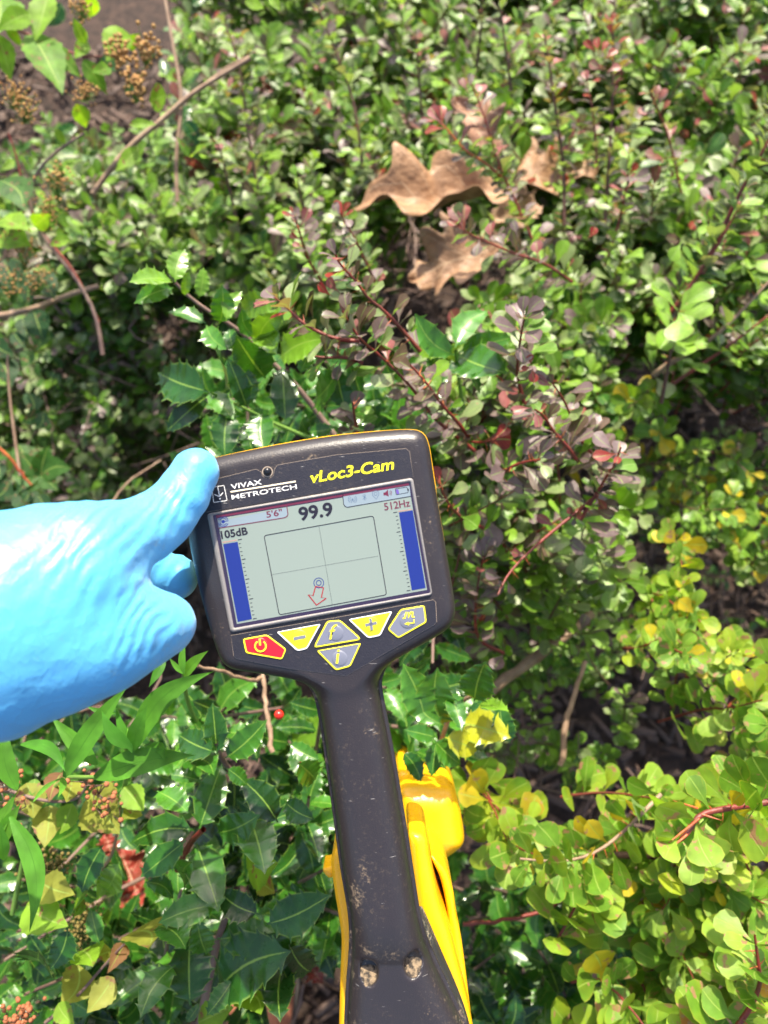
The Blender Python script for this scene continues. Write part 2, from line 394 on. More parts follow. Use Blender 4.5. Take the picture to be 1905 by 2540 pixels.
text('99.9', (700, 579), (893, 546), 76, z, M_ink, disp, bold=.03); text('5\'6"', (511, 563), (602, 547), 37, z, M_mar, disp, bold=.016)
text('105dB', (252, 683), (404, 657), 44, z, M_ink, disp, bold=.03); text('512Hz', (1185, 521), (1332, 497), 42, z, M_mar, disp, bold=.012)
flat('icon', path(arc(262, 585, 29, 200, 340), 4)+path(arc(262, 585, 29, 20, 160), 4)+path(arc(262, 585, 20, 205, 335), 4)+path(arc(262, 585, 20, 25, 155), 4)+[arc(262, 585, 10, 0, 340, 14), line((262, 585), (292, 580), 4)], z, M_blue, disp)
flat('icon', path(arc(1001, 457, 24, -50, 50), 3)+path(arc(1001, 457, 24, 130, 230), 3)+path(arc(1001, 457, 15, -50, 50), 3)+path(arc(1001, 457, 15, 130, 230), 3)+[arc(1001, 457, 5, 0, 330, 10), line((1001, 457), (993, 478), 3), line((1001, 457), (1011, 476), 3)], z, M_pale, disp)
flat('icon', path([(1058, 436), (1080, 452), (1071, 463), (1067, 428), (1077, 436), (1060, 458)], 3), z, M_pale, disp)
flat('icon', path(arc(1133, 426, 19, 130, 410)+[(1137, 457)], 3, True)+path(arc(1133, 426, 9, 0, 350), 3), z, M_pale, disp)
flat('icon', [[(1177, 420), (1188, 418), (1203, 402), (1208, 442), (1191, 434), (1179, 436)]]+path(arc(1203, 422, 13, -50, 40), 3)+path(arc(1203, 422, 21, -50, 40), 3), z, M_mar, disp)
flat('icon', path(rounded([(1245, 398), (1312, 388), (1320, 419), (1251, 431)], 4), 3, True)+[line((1318, 396), (1321, 409), 5)], z, M_ink, disp)
flat('icon', [[(1248, 402), (1262, 400), (1268, 426), (1254, 428)]], z+.00002, lcd('screen_violet', (.16, .10, .42)), disp)
flat('icon', path(arc(808, 935, 28, 0, 350, 28), 4, True)+path(arc(808, 935, 14, 0, 340, 18), 4, True), z, M_blue, disp, label='blue double circle')
flat('icon', path([(790, 955), (835, 963), (823, 1018), (850, 1023), (795, 1062), (748, 1003), (775, 1008)], 7, True), z+.00003, M_red, disp, label='red outline arrow')
# keys
M_kr = simple('key_red', (.72, .012, .025), .35); M_ky = simple('key_yellow', (.80, .74, .02), .35); M_kg = simple('key_grey', (.15, .16, .21), .38); M_kym = simple('key_yellow_print', (.84, .74, .03), .4)
keys = [('power_key', [(374, 1254), (512, 1229), (624, 1313), (600, 1373), (392, 1336)], M_kym, M_kr, (475, 1293)),
        ('minus_key', [(566, 1215), (822, 1168), (742, 1312), (686, 1325)], M_wt, M_ky, (700, 1246)),
        ('f_key', [(855, 1152), (930, 1146), (1046, 1248), (1038, 1262), (785, 1305), (786, 1286)], M_kym, M_kg, (906, 1222)),
        ('plus_key', [(976, 1143), (1230, 1096), (1160, 1237), (1090, 1251)], M_wt, M_ky, (1108, 1170)),
        ('menu_key', [(1275, 1085), (1412, 1062), (1425, 1160), (1262, 1252), (1200, 1200)], M_kym, M_kg, (1314, 1150)),
        ('info_key', [(795, 1322), (1052, 1277), (990, 1412), (906, 1435)], M_kym, M_kg, (928, 1366))]
KO = {}
for nm, p, mb, mf, dc in keys:
    o = rounded(p, 16); k = prism(L2(c1(o))[:, :2], .0002, .0007, .0002, mb, nm, dev, 2); KO[nm] = k
    flat('key_face', [grow(o, -8)], .00076, mf, k)
    c = L2(c1(dc)); dome('key_dome', c, 46*.434*S, .00045, .00072, mf, k, 28, 5)
zk = .00125
flat('key_symbol', path(arc(475, 1296, 31, -55, 235, 22), 9)+[line((470, 1254), (473, 1292), 11)], zk, M_kym, KO['power_key'])
flat('key_symbol', [rounded([(662, 1246), (732, 1232), (735, 1250), (666, 1264)], 7)], zk, M_kg, KO['minus_key'])
flat('key_symbol', [line((1074, 1177), (1140, 1163), 16), line((1103, 1138), (1111, 1205), 16)], zk, M_kg, KO['plus_key'])
text('f', (868, 1258), (925, 1250), 80, zk, M_kym, KO['f_key'], shear=.35, bold=.004, name='key_symbol')
text('i', (905, 1398), (942, 1391), 78, zk, M_kym, KO['info_key'], shear=.25, bold=.0, name='key_symbol')
flat('key_symbol', path([(1288, 1138), (1300, 1136), (1308, 1104), (1320, 1104), (1318, 1134), (1336, 1100), (1346, 1102), (1342, 1130), (1356, 1128)], 9)+path([(1352, 1144), (1354, 1162), (1318, 1168)], 7)+[[(1296, 1170), (1320, 1157), (1324, 1178)]], zk, M_kym, KO['menu_key'])
# dirt packed in the two screw wells of the grip
M_soil = N('packed_dirt'); M_soil.p(base=M_soil.mix(M_soil.ramp(M_soil.noise(500, M_soil.co(), 3), .4, .6), (.035, .028, .022), (.22, .16, .10)), rough=.95); M_soil.bump(M_soil.noise(700, M_soil.co(), 3), .8, .001)
for c in ((527, 1962), (800, 1910)):
    q = c3(c); p = L(*q); n = 20
    Vd = [(p[0], p[1], -.0045)]+[(p[0]+.0041*cos(2*math.pi*i/n), p[1]+.0062*sin(2*math.pi*i/n), -.0052-.0036*sin(2*math.pi*i/n)+.0002) for i in range(n)]
    Vd = bend(np.array(Vd)); obj('screw_well', mesh_np('screw_well', Vd, [np.array([(0, 1+i, 1+(i+1) % n) for i in range(n)])], M_soil.m), dev)
# yellow body below and behind the grip
def yb(name, pts, z0, z1, bev, mat=M_yellow, ch=2, **kw):
    p = chaikin(c3(pts), ch); q = L2(p, z1)[:, :2]; hh = .0016
    lo, hi = q.min(0)-.004, q.max(0)+.004; ax_ = [np.arange(lo[0], hi[0], hh), np.arange(lo[1], hi[1], hh), np.arange(z0-.005, z1+.005, hh)]
    U_, W_ = np.meshgrid(ax_[0], ax_[1], indexing='ij'); d_ = poly_sdf(np.stack([U_.ravel(), W_.ravel()], 1), q).reshape(U_.shape)[..., None]
    V, Q = surface_nets(extr(d_, ax_[2][None, None, :], (z0+z1)/2, (z1-z0)/2, min(bev, (z1-z0)*.48)).astype(np.float32), (lo[0], lo[1], z0-.005), hh)
    return obj(name, mesh_np(name, V, Q, mat), dev, **kw)
yb('body_rail', [(760, 1060), (800, 1052), (865, 1064), (892, 1110), (905, 1230), (940, 1400), (975, 1540), (1030, 1680), (1085, 1900), (1125, 2050), (1165, 2230), (1220, 2560), (950, 2560), (880, 2000), (800, 1400)], -.10, -.052, .005, label='broad yellow rail of the body right of the grip')
yb('body_rail', [(330, 1150), (300, 1190), (293, 1260), (312, 1400), (345, 1600), (362, 1720), (352, 1900), (344, 2212), (338, 2560), (600, 2560), (560, 1800), (440, 1300), (370, 1160)], -.10, -.050, .004, label='narrow yellow rail of the body left of the grip')
yb('body_strut', [(895, 1180), (960, 1235), (1010, 1290), (1035, 1370), (1052, 1440), (1062, 1560), (1085, 1640), (1110, 1800), (1140, 2050), (1160, 2212), (1120, 2300), (1060, 2000), (1030, 1760), (1018, 1610), (1000, 1480), (965, 1330), (925, 1250)], -.115, -.072, .003)
yb('grip_inlay', [(900, 1160), (960, 1235), (990, 1330), (1012, 1450), (1030, 1640), (1000, 1700), (940, 1550), (915, 1400)], -.110, -.088, .002, M_grip, label='black rubber inlay in the window of the yellow body')
yb('antenna_foot', [(700, 860), (720, 790), (820, 784), (940, 792), (1035, 800), (1072, 850), (1092, 920), (1112, 1030), (1126, 1130), (1112, 1175), (1060, 1215), (1000, 1256), (960, 1240), (860, 1300), (780, 1250), (700, 1100)], -.28, -.20, .016, ch=3, label='rounded yellow foot of the locator, farthest from the screen')
yb('body_spine', [(700, 690), (740, 670), (790, 700), (812, 760), (810, 830), (700, 900), (640, 900)], -.30, -.23, .006, label='yellow spine behind the foot')
yb('side_lug', [(236, 1262), (262, 1268), (288, 1262), (312, 1240), (330, 1300), (300, 1335), (262, 1318)], -.13, -.11, .002)
yb('grip_edge', [(850, 1560), (880, 1620), (940, 1760), (1000, 1900), (1080, 2080), (1140, 2240), (1180, 2400), (1040, 2400), (880, 1900), (820, 1620)], -.044, -.028, .002, M_grip, label='worn black rubber edge between grip and yellow body')
yb('lower_body', [(360, 2620), (360, 3100), (1300, 3100), (1200, 2620)], -.075, -.052, .006)

# ------------------------------------------------------------------ the gloved hand
hand = empty('gloved_hand', CV(150, 1500, .30), (math.radians(TILT), 0, 0))
tag(hand, 'hand in a thin blue glove pinching the upper left corner of the locator', 'hand')
ho = np.array([(150-952.5)/FPX*.30, -(1500-1270)/FPX*.30, -.30])
def H(px, py, d): return np.array([(px-952.5)/FPX*d, -(py-1270)/FPX*d, -d])-ho
chains = {
 'm1': [(-330, 1450, .285, 17), (0, 1395, .285, 17.5), (110, 1362, .288, 16), (215, 1350, .293, 14.5)],
 'm2': [(-330, 1540, .275, 22), (0, 1490, .275, 22), (200, 1440, .285, 17)],
 'm3': [(-330, 1640, .278, 23), (0, 1630, .278, 25), (140, 1600, .285, 21), (235, 1580, .292, 17)],
 'm4': [(-330, 1690, .290, 23), (0, 1680, .285, 21.5), (150, 1645, .290, 17.5), (240, 1618, .293, 16)],
 'thumb': [(235, 1585, .292, 17), (330, 1562, .300, 15.8), (380, 1552, .306, 13.8), (414, 1548, .311, 11.6)],
 'index': [(215, 1350, .293, 14.5), (300, 1338, .305, 14.6), (360, 1313, .314, 13.0), (408, 1283, .321, 11.7), (450, 1232, .325, 10.6), (485, 1170, .328, 10.1)],
 'middle': [(150, 1440, .315, 14), (280, 1420, .345, 12.5), (370, 1425, .362, 11.6), (434, 1432, .366, 10.9)],
 'ring': [(120, 1540, .315, 13), (260, 1560, .350, 11.5), (350, 1560, .372, 10.5), (395, 1552, .385, 10)],
 'little': [(60, 1620, .31, 12), (200, 1625, .345, 10), (280, 1610, .362, 9), (320, 1600, .372, 8.5)],
 'wrist': [(-640, 1600, .285, 27), (-330, 1570, .282, 29)]}
h = .0014
allp = np.array([H(a, b, c) for ch in chains.values() for a, b, c, r in ch])
lo = allp.min(0)-.036; hi = allp.max(0)+.036
ax = [np.arange(lo[k], hi[k], h) for k in range(3)]
GX, GY, GZ = np.meshgrid(*ax, indexing='ij'); GX, GY, GZ = [g.astype(np.float32) for g in (GX, GY, GZ)]
def cone(a, b, ra, rb):
    e = b-a; t = np.clip(((GX-a[0])*e[0]+(GY-a[1])*e[1]+(GZ-a[2])*e[2])/(e@e), 0, 1)
    return np.sqrt((GX-a[0]-t*e[0])**2+(GY-a[1]-t*e[1])**2+(GZ-a[2]-t*e[2])**2)-(ra+t*(rb-ra))
fields = {}
for nm, ch in chains.items():
    f = None
    for (a, b) in zip(ch[:-1], ch[1:]):
        c = cone(H(*a[:3]), H(*b[:3]), a[3]/1000, b[3]/1000); f = c if f is None else smin(f, c, .004)
    fields[nm] = f
F = fields['m1']
for nm, k in (('m2', .016), ('m3', .016), ('m4', .010), ('wrist', .02), ('thumb', .010), ('index', .008), ('middle', .006), ('ring', .005), ('little', .005)): F = smin(F, fields[nm], k)
# web of the glove stretched between the two front digits
F = smin(F, cone(H(250, 1400, .296), H(262, 1530, .298), .0095, .0105), .014)
# loose folds of the glove
n_ = lambda a, b, c, ph: np.sin(GX*a+GY*b+GZ*c+ph)
F = F+.00010*n_(310, 160, 90, 0)*n_(120, -260, 70, 1.3)+.00012*n_(520, -330, 150, 2)*n_(90, 410, 60, .4)
F = F+.00045*np.sin((GX*.9-GY*.45)*1150+1.5*np.sin(GY*150))*np.exp(-(((GX-H(285, 1390, .3)[0])/.016)**2+((GY-H(285, 1350, .3)[1])/.022)**2))
F = F+.0003*np.sin((GX*.55+GY*.85)*620+GX*90)*np.exp(-(((GX-H(440, 1260, .32)[0])/.013)**2+((GY-H(440, 1250, .32)[1])/.013)**2))
# wide taut tip of the glove past the finger end
V, Q = surface_nets(F.astype(np.float32), lo, h)
del GX, GY, GZ, fields, F
s = N('blue_nitrile'); co = s.co('Object')
mp = s.new('ShaderNodeMapping'); s.set(mp.inputs[0], co); mp.inputs['Rotation'].default_value = (0, 0, .35)
wv = s.new('ShaderNodeTexWave', bands_direction='X'); s.set(wv.inputs[0], mp.outputs[0]); wv.inputs['Scale'].default_value = 85; wv.inputs['Distortion'].default_value = 6.0; wv.inputs['Detail'].default_value = 2; wv.inputs['Detail Scale'].default_value = .6
sep = s.new('ShaderNodeSeparateXYZ'); s.set(sep.inputs[0], co)
zone = 0.0
for zc_, zr in ((H(285, 1375, .285), .026), (H(425, 1262, .305), .016), (H(360, 1560, .285), .018), (H(200, 1310, .285), .018)):
    vd = s.new('ShaderNodeVectorMath', operation='DISTANCE'); s.set(vd.inputs[0], co); vd.inputs[1].default_value = tuple(map(float, zc_))
    zone = s.math('MAXIMUM', zone, s.math('SUBTRACT', 1.0, s.ramp(vd.outputs['Value'], zr*.45, zr)))
crease = s.math('MULTIPLY', wv.outputs['Fac'], s.math('MULTIPLY', zone, s.ramp(s.noise(60, co, 2), .30, .60)))
mp2 = s.new('ShaderNodeMapping'); s.set(mp2.inputs[0], co); mp2.inputs['Scale'].default_value = (1, .7, 1); mp2.inputs['Rotation'].default_value = (0, 0, -.5)
ns = s.noise(95, mp2.outputs[0], 3, .55); rid = s.math('POWER', s.math('SUBTRACT', 1.0, s.math('MULTIPLY', s.math('ABSOLUTE', s.math('SUBTRACT', ns, .5)), 6.0), True), 2.0)
dirt = s.math('MULTIPLY', s.ramp(s.noise(60, co, 4, .7), .60, .72), s.ramp(s.noise(400, co, 2), .35, .6))
s.p(base=s.mix(s.math('MULTIPLY', dirt, .45), (.085, .40, .72), (.20, .20, .20)), rough=.40, spec=.45, sss=.25, sheen=.2)
s.b.inputs['Roughness'].default_value = .44; s.b.inputs['Subsurface Radius'].default_value = (.3, .8, 1); s.b.inputs['Subsurface Scale'].default_value = .004
s.bump(s.math('ADD', s.math('ADD', s.math('MULTIPLY', crease, 1.6), s.math('MULTIPLY', rid, .35)), s.math('MULTIPLY', s.noise(900, co, 2), .10)), .42, .0010)
obj('glove', mesh_np('glove', V, Q, s.m), hand)
# cuff and forearm run on past the frame
def tube(pts, rad, seg=8, cap=True):
    P = np.asarray(pts, float); n = len(P); rad = np.broadcast_to(rad, n)
    T = np.gradient(P, axis=0); T /= np.linalg.norm(T, axis=1)[:, None]+1e-12
    up = np.array([.31, .17, .93]); A = np.cross(T, up); A /= np.linalg.norm(A, axis=1)[:, None]+1e-9; B = np.cross(T, A)
    a = np.arange(seg)*2*math.pi/seg
    V = P[:, None]+rad[:, None, None]*(np.cos(a)[None, :, None]*A[:, None]+np.sin(a)[None, :, None]*B[:, None]); V = V.reshape(-1, 3)
    i = np.arange(seg); j = (i+1) % seg
    F = np.concatenate([np.stack([k*seg+i, k*seg+j, (k+1)*seg+j, (k+1)*seg+i], 1) for k in range(n-1)])
    return V, F
def bezier(pts, n=12):
    p = chaikin(np.asarray(pts, float), 3, closed=False); return resample(p, n)
arm = [H(-600, 1600, .285), H(-900, 1660, .28), H(-1300, 1760, .275)]
V, F = tube(resample(arm, 8), np.linspace(.030, .040, 8), 24); obj('forearm', mesh_np('forearm', V, [F], simple('skin', (.42, .24, .17), .5, sss=.1)), hand)
V, F = tube(resample([H(-560, 1592, .285), H(-720, 1626, .283)], 6), np.array([.0315, .0325, .033, .0335, .0345, .0355]), 28); obj('cuff', mesh_np('cuff', V, [F], s.m), hand)
# ================================================================== ground
M_ground = N('mulch_soil'); gp = M_ground.pos()
M_ground.p(base=M_ground.mix(M_ground.ramp(M_ground.noise(45, gp, 5, .7), .35, .65), (.016, .010, .007), (.075, .043, .030)), rough=.95); M_ground.bump(M_ground.noise(120, gp, 6, .7), .9, .01)
g = 90; gx = np.sign(np.linspace(-1, 1, g))*np.abs(np.linspace(-1, 1, g))**3*40; GXX, GYY = np.meshgrid(gx, gx+.5, indexing='ij')
GZZ = .012*np.sin(GXX*9)*np.cos(GYY*7+1)+rng.normal(0, .003, GXX.shape)
i = np.arange((g-1)*g).reshape(g-1, g)[:, :-1].ravel()
obj('ground', mesh_np('ground', np.stack([GXX.ravel(), GYY.ravel(), GZZ.ravel()], 1), [np.stack([i, i+g, i+g+1, i+1], 1)], M_ground.m), kind='structure')
def rots(n):
    q = rng.normal(size=(n, 4)); q /= np.linalg.norm(q, axis=1)[:, None]; a, b, c, d = q.T
    return np.stack([np.stack([1-2*(c*c+d*d), 2*(b*c-a*d), 2*(b*d+a*c)], 1), np.stack([2*(b*c+a*d), 1-2*(b*b+d*d), 2*(c*d-a*b)], 1), np.stack([2*(b*d-a*c), 2*(c*d+a*b), 1-2*(b*b+c*c)], 1)], 1)
n = 9000
bx = np.array([(x, y, z) for x in (-1, 1) for y in (-1, 1) for z in (-1, 1)], float)*.5
bf = np.array([(0, 1, 3, 2), (4, 6, 7, 5), (0, 4, 5, 1), (2, 3, 7, 6), (0, 2, 6, 4), (1, 5, 7, 3)])
sz = np.stack([rng.uniform(.012, .055, n), rng.uniform(.004, .013, n), rng.uniform(.002, .006, n)], 1)
ps = np.stack([rng.uniform(-1.1, 1.1, n), rng.uniform(-.7, 1.9, n), rng.uniform(.005, .035, n)], 1)
a = rng.uniform(0, 2*math.pi, n); tl = rng.normal(0, .3, n)
Vc = bx[None]*sz[:, None]*(1+rng.normal(0, .12, (n, 8, 3)))
ca, sa = np.cos(a)[:, None], np.sin(a)[:, None]
zc = Vc[..., 2]+Vc[..., 0]*tl[:, None]
Vc = np.stack([Vc[..., 0]*ca-Vc[..., 1]*sa, Vc[..., 0]*sa+Vc[..., 1]*ca, zc], -1)+ps[:, None]
tone = rng.uniform(.5, 1.5, (n, 1, 1))*np.array([.085, .047, .031])+rng.uniform(0, .03, (n, 1, 1))
M_chip = N('wood_chip'); t_ = M_chip.new('ShaderNodeAttribute', attribute_name='tone').outputs['Color']
M_chip.p(base=M_chip.mix(M_chip.ramp(M_chip.noise(300, M_chip.pos(), 3), .3, .7), t_, (.06, .04, .03)), rough=.9)
obj('wood_mulch', mesh_np('wood_mulch', Vc.reshape(-1, 3), [(np.arange(n)[:, None, None]*8+bf[None]).reshape(-1, 4)], M_chip.m, False, col=np.broadcast_to(tone, (n, 8, 3)).reshape(-1, 3)), kind='stuff')

# ================================================================== leaf shapes (base at origin, tip at y = 1, upper face +z)
def leaf_shape(rows, cols=(-1, 0, 1), fold=.18, curl=.12, seed=0, wav=.0, asym=.0):
    """rows: (t, half width left, half width right, extra z at the edge)"""
    r = np.random.default_rng(seed); V, U = [], []
    bend_ = curl*r.uniform(.5, 1.5); side = r.normal(0, .05); tw = r.normal(0, .25); ph = r.uniform(0, 6)
    for t, wl, wr, ez in rows:
        for c in cols:
            w_ = wl if c < 0 else wr; x = c*w_; ac = abs(c)
            z = fold*abs(x)+ez*ac**5-bend_*t*t+wav*math.sin(t*17+ph+(2 if c < 0 else 0))*ac+tw*x*(t-.4)
            V.append((x+side*math.sin(t*3), t+(wl+wr)*asym*ac, z)); U.append((.5+.5*c, t))
    nc = len(cols); F = [(k*nc+j, k*nc+j+1, (k+1)*nc+j+1, (k+1)*nc+j) for k in range(len(rows)-1) for j in range(nc-1)]
    return np.array(V), np.array(F), np.array(U)
def ob_rows(seed, full=False, notch=False, narrow=1.0):
    r = np.random.default_rng(seed)
    T = [0, .16, .34, .52, .70, .85, .95, 1.0] if full else [0, .2, .42, .66, .87, 1.0]
    W = [.014, .022, .07, .20, .275, .265, .175, .03] if full else [.015, .04, .15, .25, .235, .05]
    out = []
    for k, (t, w_) in enumerate(zip(T, W)):
        j = r.normal(0, .012, 2) if k > 1 else (0, 0)
        wl, wr = w_*narrow+j[0], w_*narrow+j[1]
        if notch and full:
            if k == 6: t = .97; wl *= .7; wr *= 1.1
            if k == 7: t = .88
            if k == 5: wl *= r.uniform(.6, 1)
        out.append((t, max(wl, .008), max(wr, .008), 0))
    return out
def holly_rows(seed, w0=.27, ns=6):
    r = np.random.default_rng(seed); out = [(0, .012, .012, 0), (.07, .014, .014, 0)]
    def W(t): return w0*max(0.0, math.sin(math.pi*min(1, max(0, (t-.06)/.96))**.84))**.78+.010
    for k in range(ns):
        t1 = .17+.74*k/(ns-1)+r.uniform(-.015, .015); a, b = r.uniform(.6, 1.3, 2)
        out.append((t1-.075, W(t1-.075)*.94, W(t1-.075)*.94, -.012)); out.append((t1-.025, W(t1)*.98, W(t1)*.98, 0))
        out.append((t1+.006, W(t1)+.045*a, W(t1)+.045*b, .03+r.uniform(-.02, .03))); out.append((t1+.016, W(t1)*.97, W(t1)*.97, .0))
    out += [(.965, .035, .035, 0), (1.03, .004, .004, 0)]
    return out
def oval_rows(seed, w0=.27, n=7, peak=.42, ser=.0, pw=.9):
    r = np.random.default_rng(seed); out = []
    for k in range(n):
        t = k/(n-1); x = t**(math.log(.5)/math.log(peak)) if 0 < t < 1 else t
        w_ = w0*max(0, math.sin(math.pi*x))**pw+.012*(1-t); out.append((t, w_*(1+ser*(k % 2)), w_*(1+ser*(k % 2)), 0))
    return out
BANK = {}
def bank(kind, shapes, tones, mat):
    meshes = []
    for V, F, U in shapes:
        for tn in tones:
            me = mesh_np('leaf', V, [F], mat, uv=U, col=np.array(tn)); meshes.append((V, F, U, tn, me))
    BANK[kind] = (meshes, len(shapes), len(tones), mat)
TB = dict(dark=0, green=1, light=2, grey=3, bronze=4, purple=5, red=6, pink=7, lime=8, limelight=9, yellow=10, orange=11)
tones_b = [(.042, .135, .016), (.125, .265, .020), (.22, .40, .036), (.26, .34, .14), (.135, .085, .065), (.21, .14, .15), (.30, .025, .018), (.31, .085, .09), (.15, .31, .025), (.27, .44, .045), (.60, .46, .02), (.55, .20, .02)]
M_barb = leaf_material('barberry_leaf', .34, .32, .5, spot=(.32, .20, .11), spot_lo=.70, spot_hi=.735, bronze=(.17, .14, .12), br=(.56, .70), edge=(.16, .08, .05))
M_barb2 = leaf_material('lime_barberry_leaf', .42, .40, .4, spot=(.34, .19, .10), spot_lo=.595, spot_hi=.65, edge=(.34, .34, .04), rib=(.30, .42, .08), vein=.05, bronze=(.34, .40, .02), br=(.50, .72))
nb = [leaf_shape(ob_rows(k), (-1, 0, 1), .25, .15, k) for k in range(6)]
nf = [leaf_shape(ob_rows(k+20, True, k % 3 == 0, 1.0+.12*(k % 2)), (-1, -.5, 0, .5, 1), .22, .14, k+3, .012) for k in range(8)]
bank('barb', nb, tones_b, M_barb); bank('barbf', nf, tones_b, M_barb); bank('lime', [leaf_shape(ob_rows(k+50, True, False, 1.05+.08*(k % 4)), (-1, -.5, 0, .5, 1), .10, .16, k+9, .012) for k in range(6)], tones_b, M_barb2)
M_holly = leaf_material('holly_leaf', .22, .20, rib=(.22, .36, .06), ribw=.028, edge=(.16, .26, .04), spec=.45, coat=.2, tt=(2.6, 2.4, .5), vein=.05, bmp=.22)
tones_h = [(.013, .056, .009), (.022, .095, .011), (.040, .15, .014), (.065, .21, .018), (.15, .31, .024), (.40, .42, .02)]
bank('holly', [leaf_shape(holly_rows(k, .205+.02*(k % 3), 4+k % 3), (-1, -.5, 0, .5, 1), .30, .16, k, .014) for k in range(7)], tones_h, M_holly)
M_spir = leaf_material('spirea_leaf', .5, .42, .35, spot=(.22, .09, .06), spot_lo=.60, spot_hi=.68, rib=(.30, .42, .10), tt=(2, 2, .4))
tones_s = [(.05, .15, .02), (.12, .27, .02), (.22, .40, .03), (.30, .32, .05), (.26, .13, .07), (.02, .08, .02)]
bank('spirea', [leaf_shape(oval_rows(k, .24, 15, .40, .10, 1.05), (-1, -.5, 0, .5, 1), .22, .15, k, .012) for k in range(4)], tones_s, M_spir)
bank('lance', [leaf_shape(oval_rows(k, .075, 15, .42, .02, 1.15), (-1, -.5, 0, .5, 1), .35, .10, k+2, .004) for k in range(4)], [(.07, .25, .02), (.11, .33, .03), (.16, .42, .04)],
     leaf_material('lance_leaf', .45, .40, .35, rib=(.06, .20, .02), ribw=.02, tt=(1.8, 1.7, .4)))
M_red_stem = bark_material('red_stem', (.20, .022, .014), (.13, .03, .02), .5); M_dark_stem = bark_material('dark_stem', (.07, .025, .018), (.12, .06, .04)); M_brown_stem = bark_material('brown_stem', (.20, .12, .075), (.34, .23, .15))
M_purple_stem = bark_material('purple_brown_stem', (.12, .07, .06), (.20, .13, .10)); M_green_stem = bark_material('green_stem', (.10, .22, .03), (.16, .28, .04)); M_orange_stem = bark_material('orange_stem', (.45, .12, .03), (.30, .05, .02), .4)

# ================================================================== plants
PL = []
class Plant:
    def __init__(s, name, label, cat, loc, group=None):
        s.o = empty(name, loc); tag(s.o, label, cat, group); s.loc = np.array(loc, float)
        s.B = []; s.D = []; s.Nn = []; s.Ln = []; s.W = []; s.K = []; s.T = []; s.force = []; s.stems = []; PL.append(s)
    def leaf(s, kind, b, d, n, ln, w=1.0, tone=0, force=False):
        s.B.append(b); s.D.append(d); s.Nn.append(n); s.Ln.append(ln); s.W.append(w); s.K.append(kind); s.T.append(tone); s.force.append(force)
    def stem(s, pts, r0, r1, mat, seg=5, n=8):
        p = bezier(pts, n); s.stems.append((*tube(p, np.linspace(r0, r1, n), seg), mat)); return p
    def branch(s, pts, r0, r1, mat, name='branch', seg=8, n=16, **kw):
        p = bezier(pts, n); V, F = tube(p, np.linspace(r0, r1, n), seg); obj(name, mesh_np(name, V-s.loc, [F], mat), s.o, **kw); return p
def nz(v): v = np.asarray(v, float); return v/(np.linalg.norm(v, axis=-1, keepdims=True)+1e-12)
UP = np.array([0, 0, 1.]); SV = np.array(SUN)
def perp(t):
    a = np.cross(t, (.3, .5, .8)); a = nz(a); return a, np.cross(t, a)
def pick(w):
    k = list(w); p = np.array([w[i] for i in k], float); return k[rng.choice(len(k), p=p/p.sum())]
def barberry_on(pl, path_, kind, size, tw, tipw, spacing=.010, per=3, t0=0.0, force=False, spread=.85, thorns=False, open_=0.0):
    """fascicles of leaves along a stem path (array of points from base to tip)"""
    Ls = np.r_[0, np.cumsum(np.linalg.norm(np.diff(path_, axis=0), axis=1))]; tot = Ls[-1]; s_ = t0*tot; ph = rng.uniform(0, 6)
    while s_ < tot:
        q = np.array([np.interp(s_, Ls, path_[:, k]) for k in range(3)]); q2 = np.array([np.interp(min(s_+.004, tot+1), Ls, path_[:, k]) for k in range(3)])
        t = nz(q2-q) if np.linalg.norm(q2-q) > 1e-6 else nz(path_[-1]-path_[-2]); A, Bv = perp(t); ph += 2.4; f = s_/tot
        m = max(1, per+rng.integers(-1, 2)) + (2 if f > .93 else 0)
        for k in range(m):
            a = ph+rng.normal(0, .5)+k*(2.1 if m < 4 else 6.28/m); rad = math.cos(a)*A+math.sin(a)*Bv
            el = rng.uniform(.15, .75)+(.5 if f > .93 else 0)
            d = nz(rad*spread+t*el+UP*.12); sz_ = size*rng.uniform(.55, 1.15)*(1-.35*max(0, f-.8)/.2)
            nn = nz(t*.8+UP*.6-.25*rad+rng.normal(0, .28, 3)+SV*.2)
            tone = pick(tipw if rng.random() < (f**3*.9) else tw)
            pl.leaf(kind, q+d*.0006, d, nn, sz_, rng.uniform(.75, 1.12), TB[tone], force)
        s_ += spacing*rng.uniform(.7, 1.35)
def inpoly(x, y, poly):
    return poly_sdf(np.stack([np.ravel(x), np.ravel(y)], 1), poly).reshape(np.shape(x)) < 0
def scatter(poly, n):
    poly = np.array(poly, float); lo, hi = poly.min(0), poly.max(0); out = []
    while len(out) < n:
        q = rng.uniform(lo, hi, (n*3, 2)); q = q[inpoly(q[:, 0], q[:, 1], poly)]; out += list(q)
    return np.array(out[:n])
HOLES = []
def shrub_fill(pl, poly, n, depth, kind='barb', size=.02, tw=None, tipw=None, L=(.10, .20), tilt=.32, lean=(0, 0), dz=.03, spacing=.011, per=3, stem=M_dark_stem, deep=.35, deepz=.14):
    for px, py in scatter(poly, n):
        d = depth(px, py)+rng.normal(0, dz)
        if rng.random() < deep: d += rng.uniform(0, deepz)
        if any(inpoly(np.array([px]), np.array([py]), hp)[0] for hp in HOLES): continue
        tip = CV(px, py, d); L_ = rng.uniform(*L)
        dr = nz(UP+np.array([lean[0]+rng.normal(0, tilt), lean[1]+rng.normal(0, tilt), 0])); cv = rng.normal(0, .03, 3)*[1, 1, .2]
        base = tip-dr*L_; mid = (tip+base)/2+cv*L_*4
        p = pl.stem([base, mid, tip], .0014, .0006, stem, 4, 7)
        barberry_on(pl, p, kind, size, tw, tipw, spacing, per, t0=.12)
def lin(y0, d0, y1, d1): return lambda x, y: d0+(d1-d0)*np.clip((y-y0)/(y1-y0), -.3, 1.3)
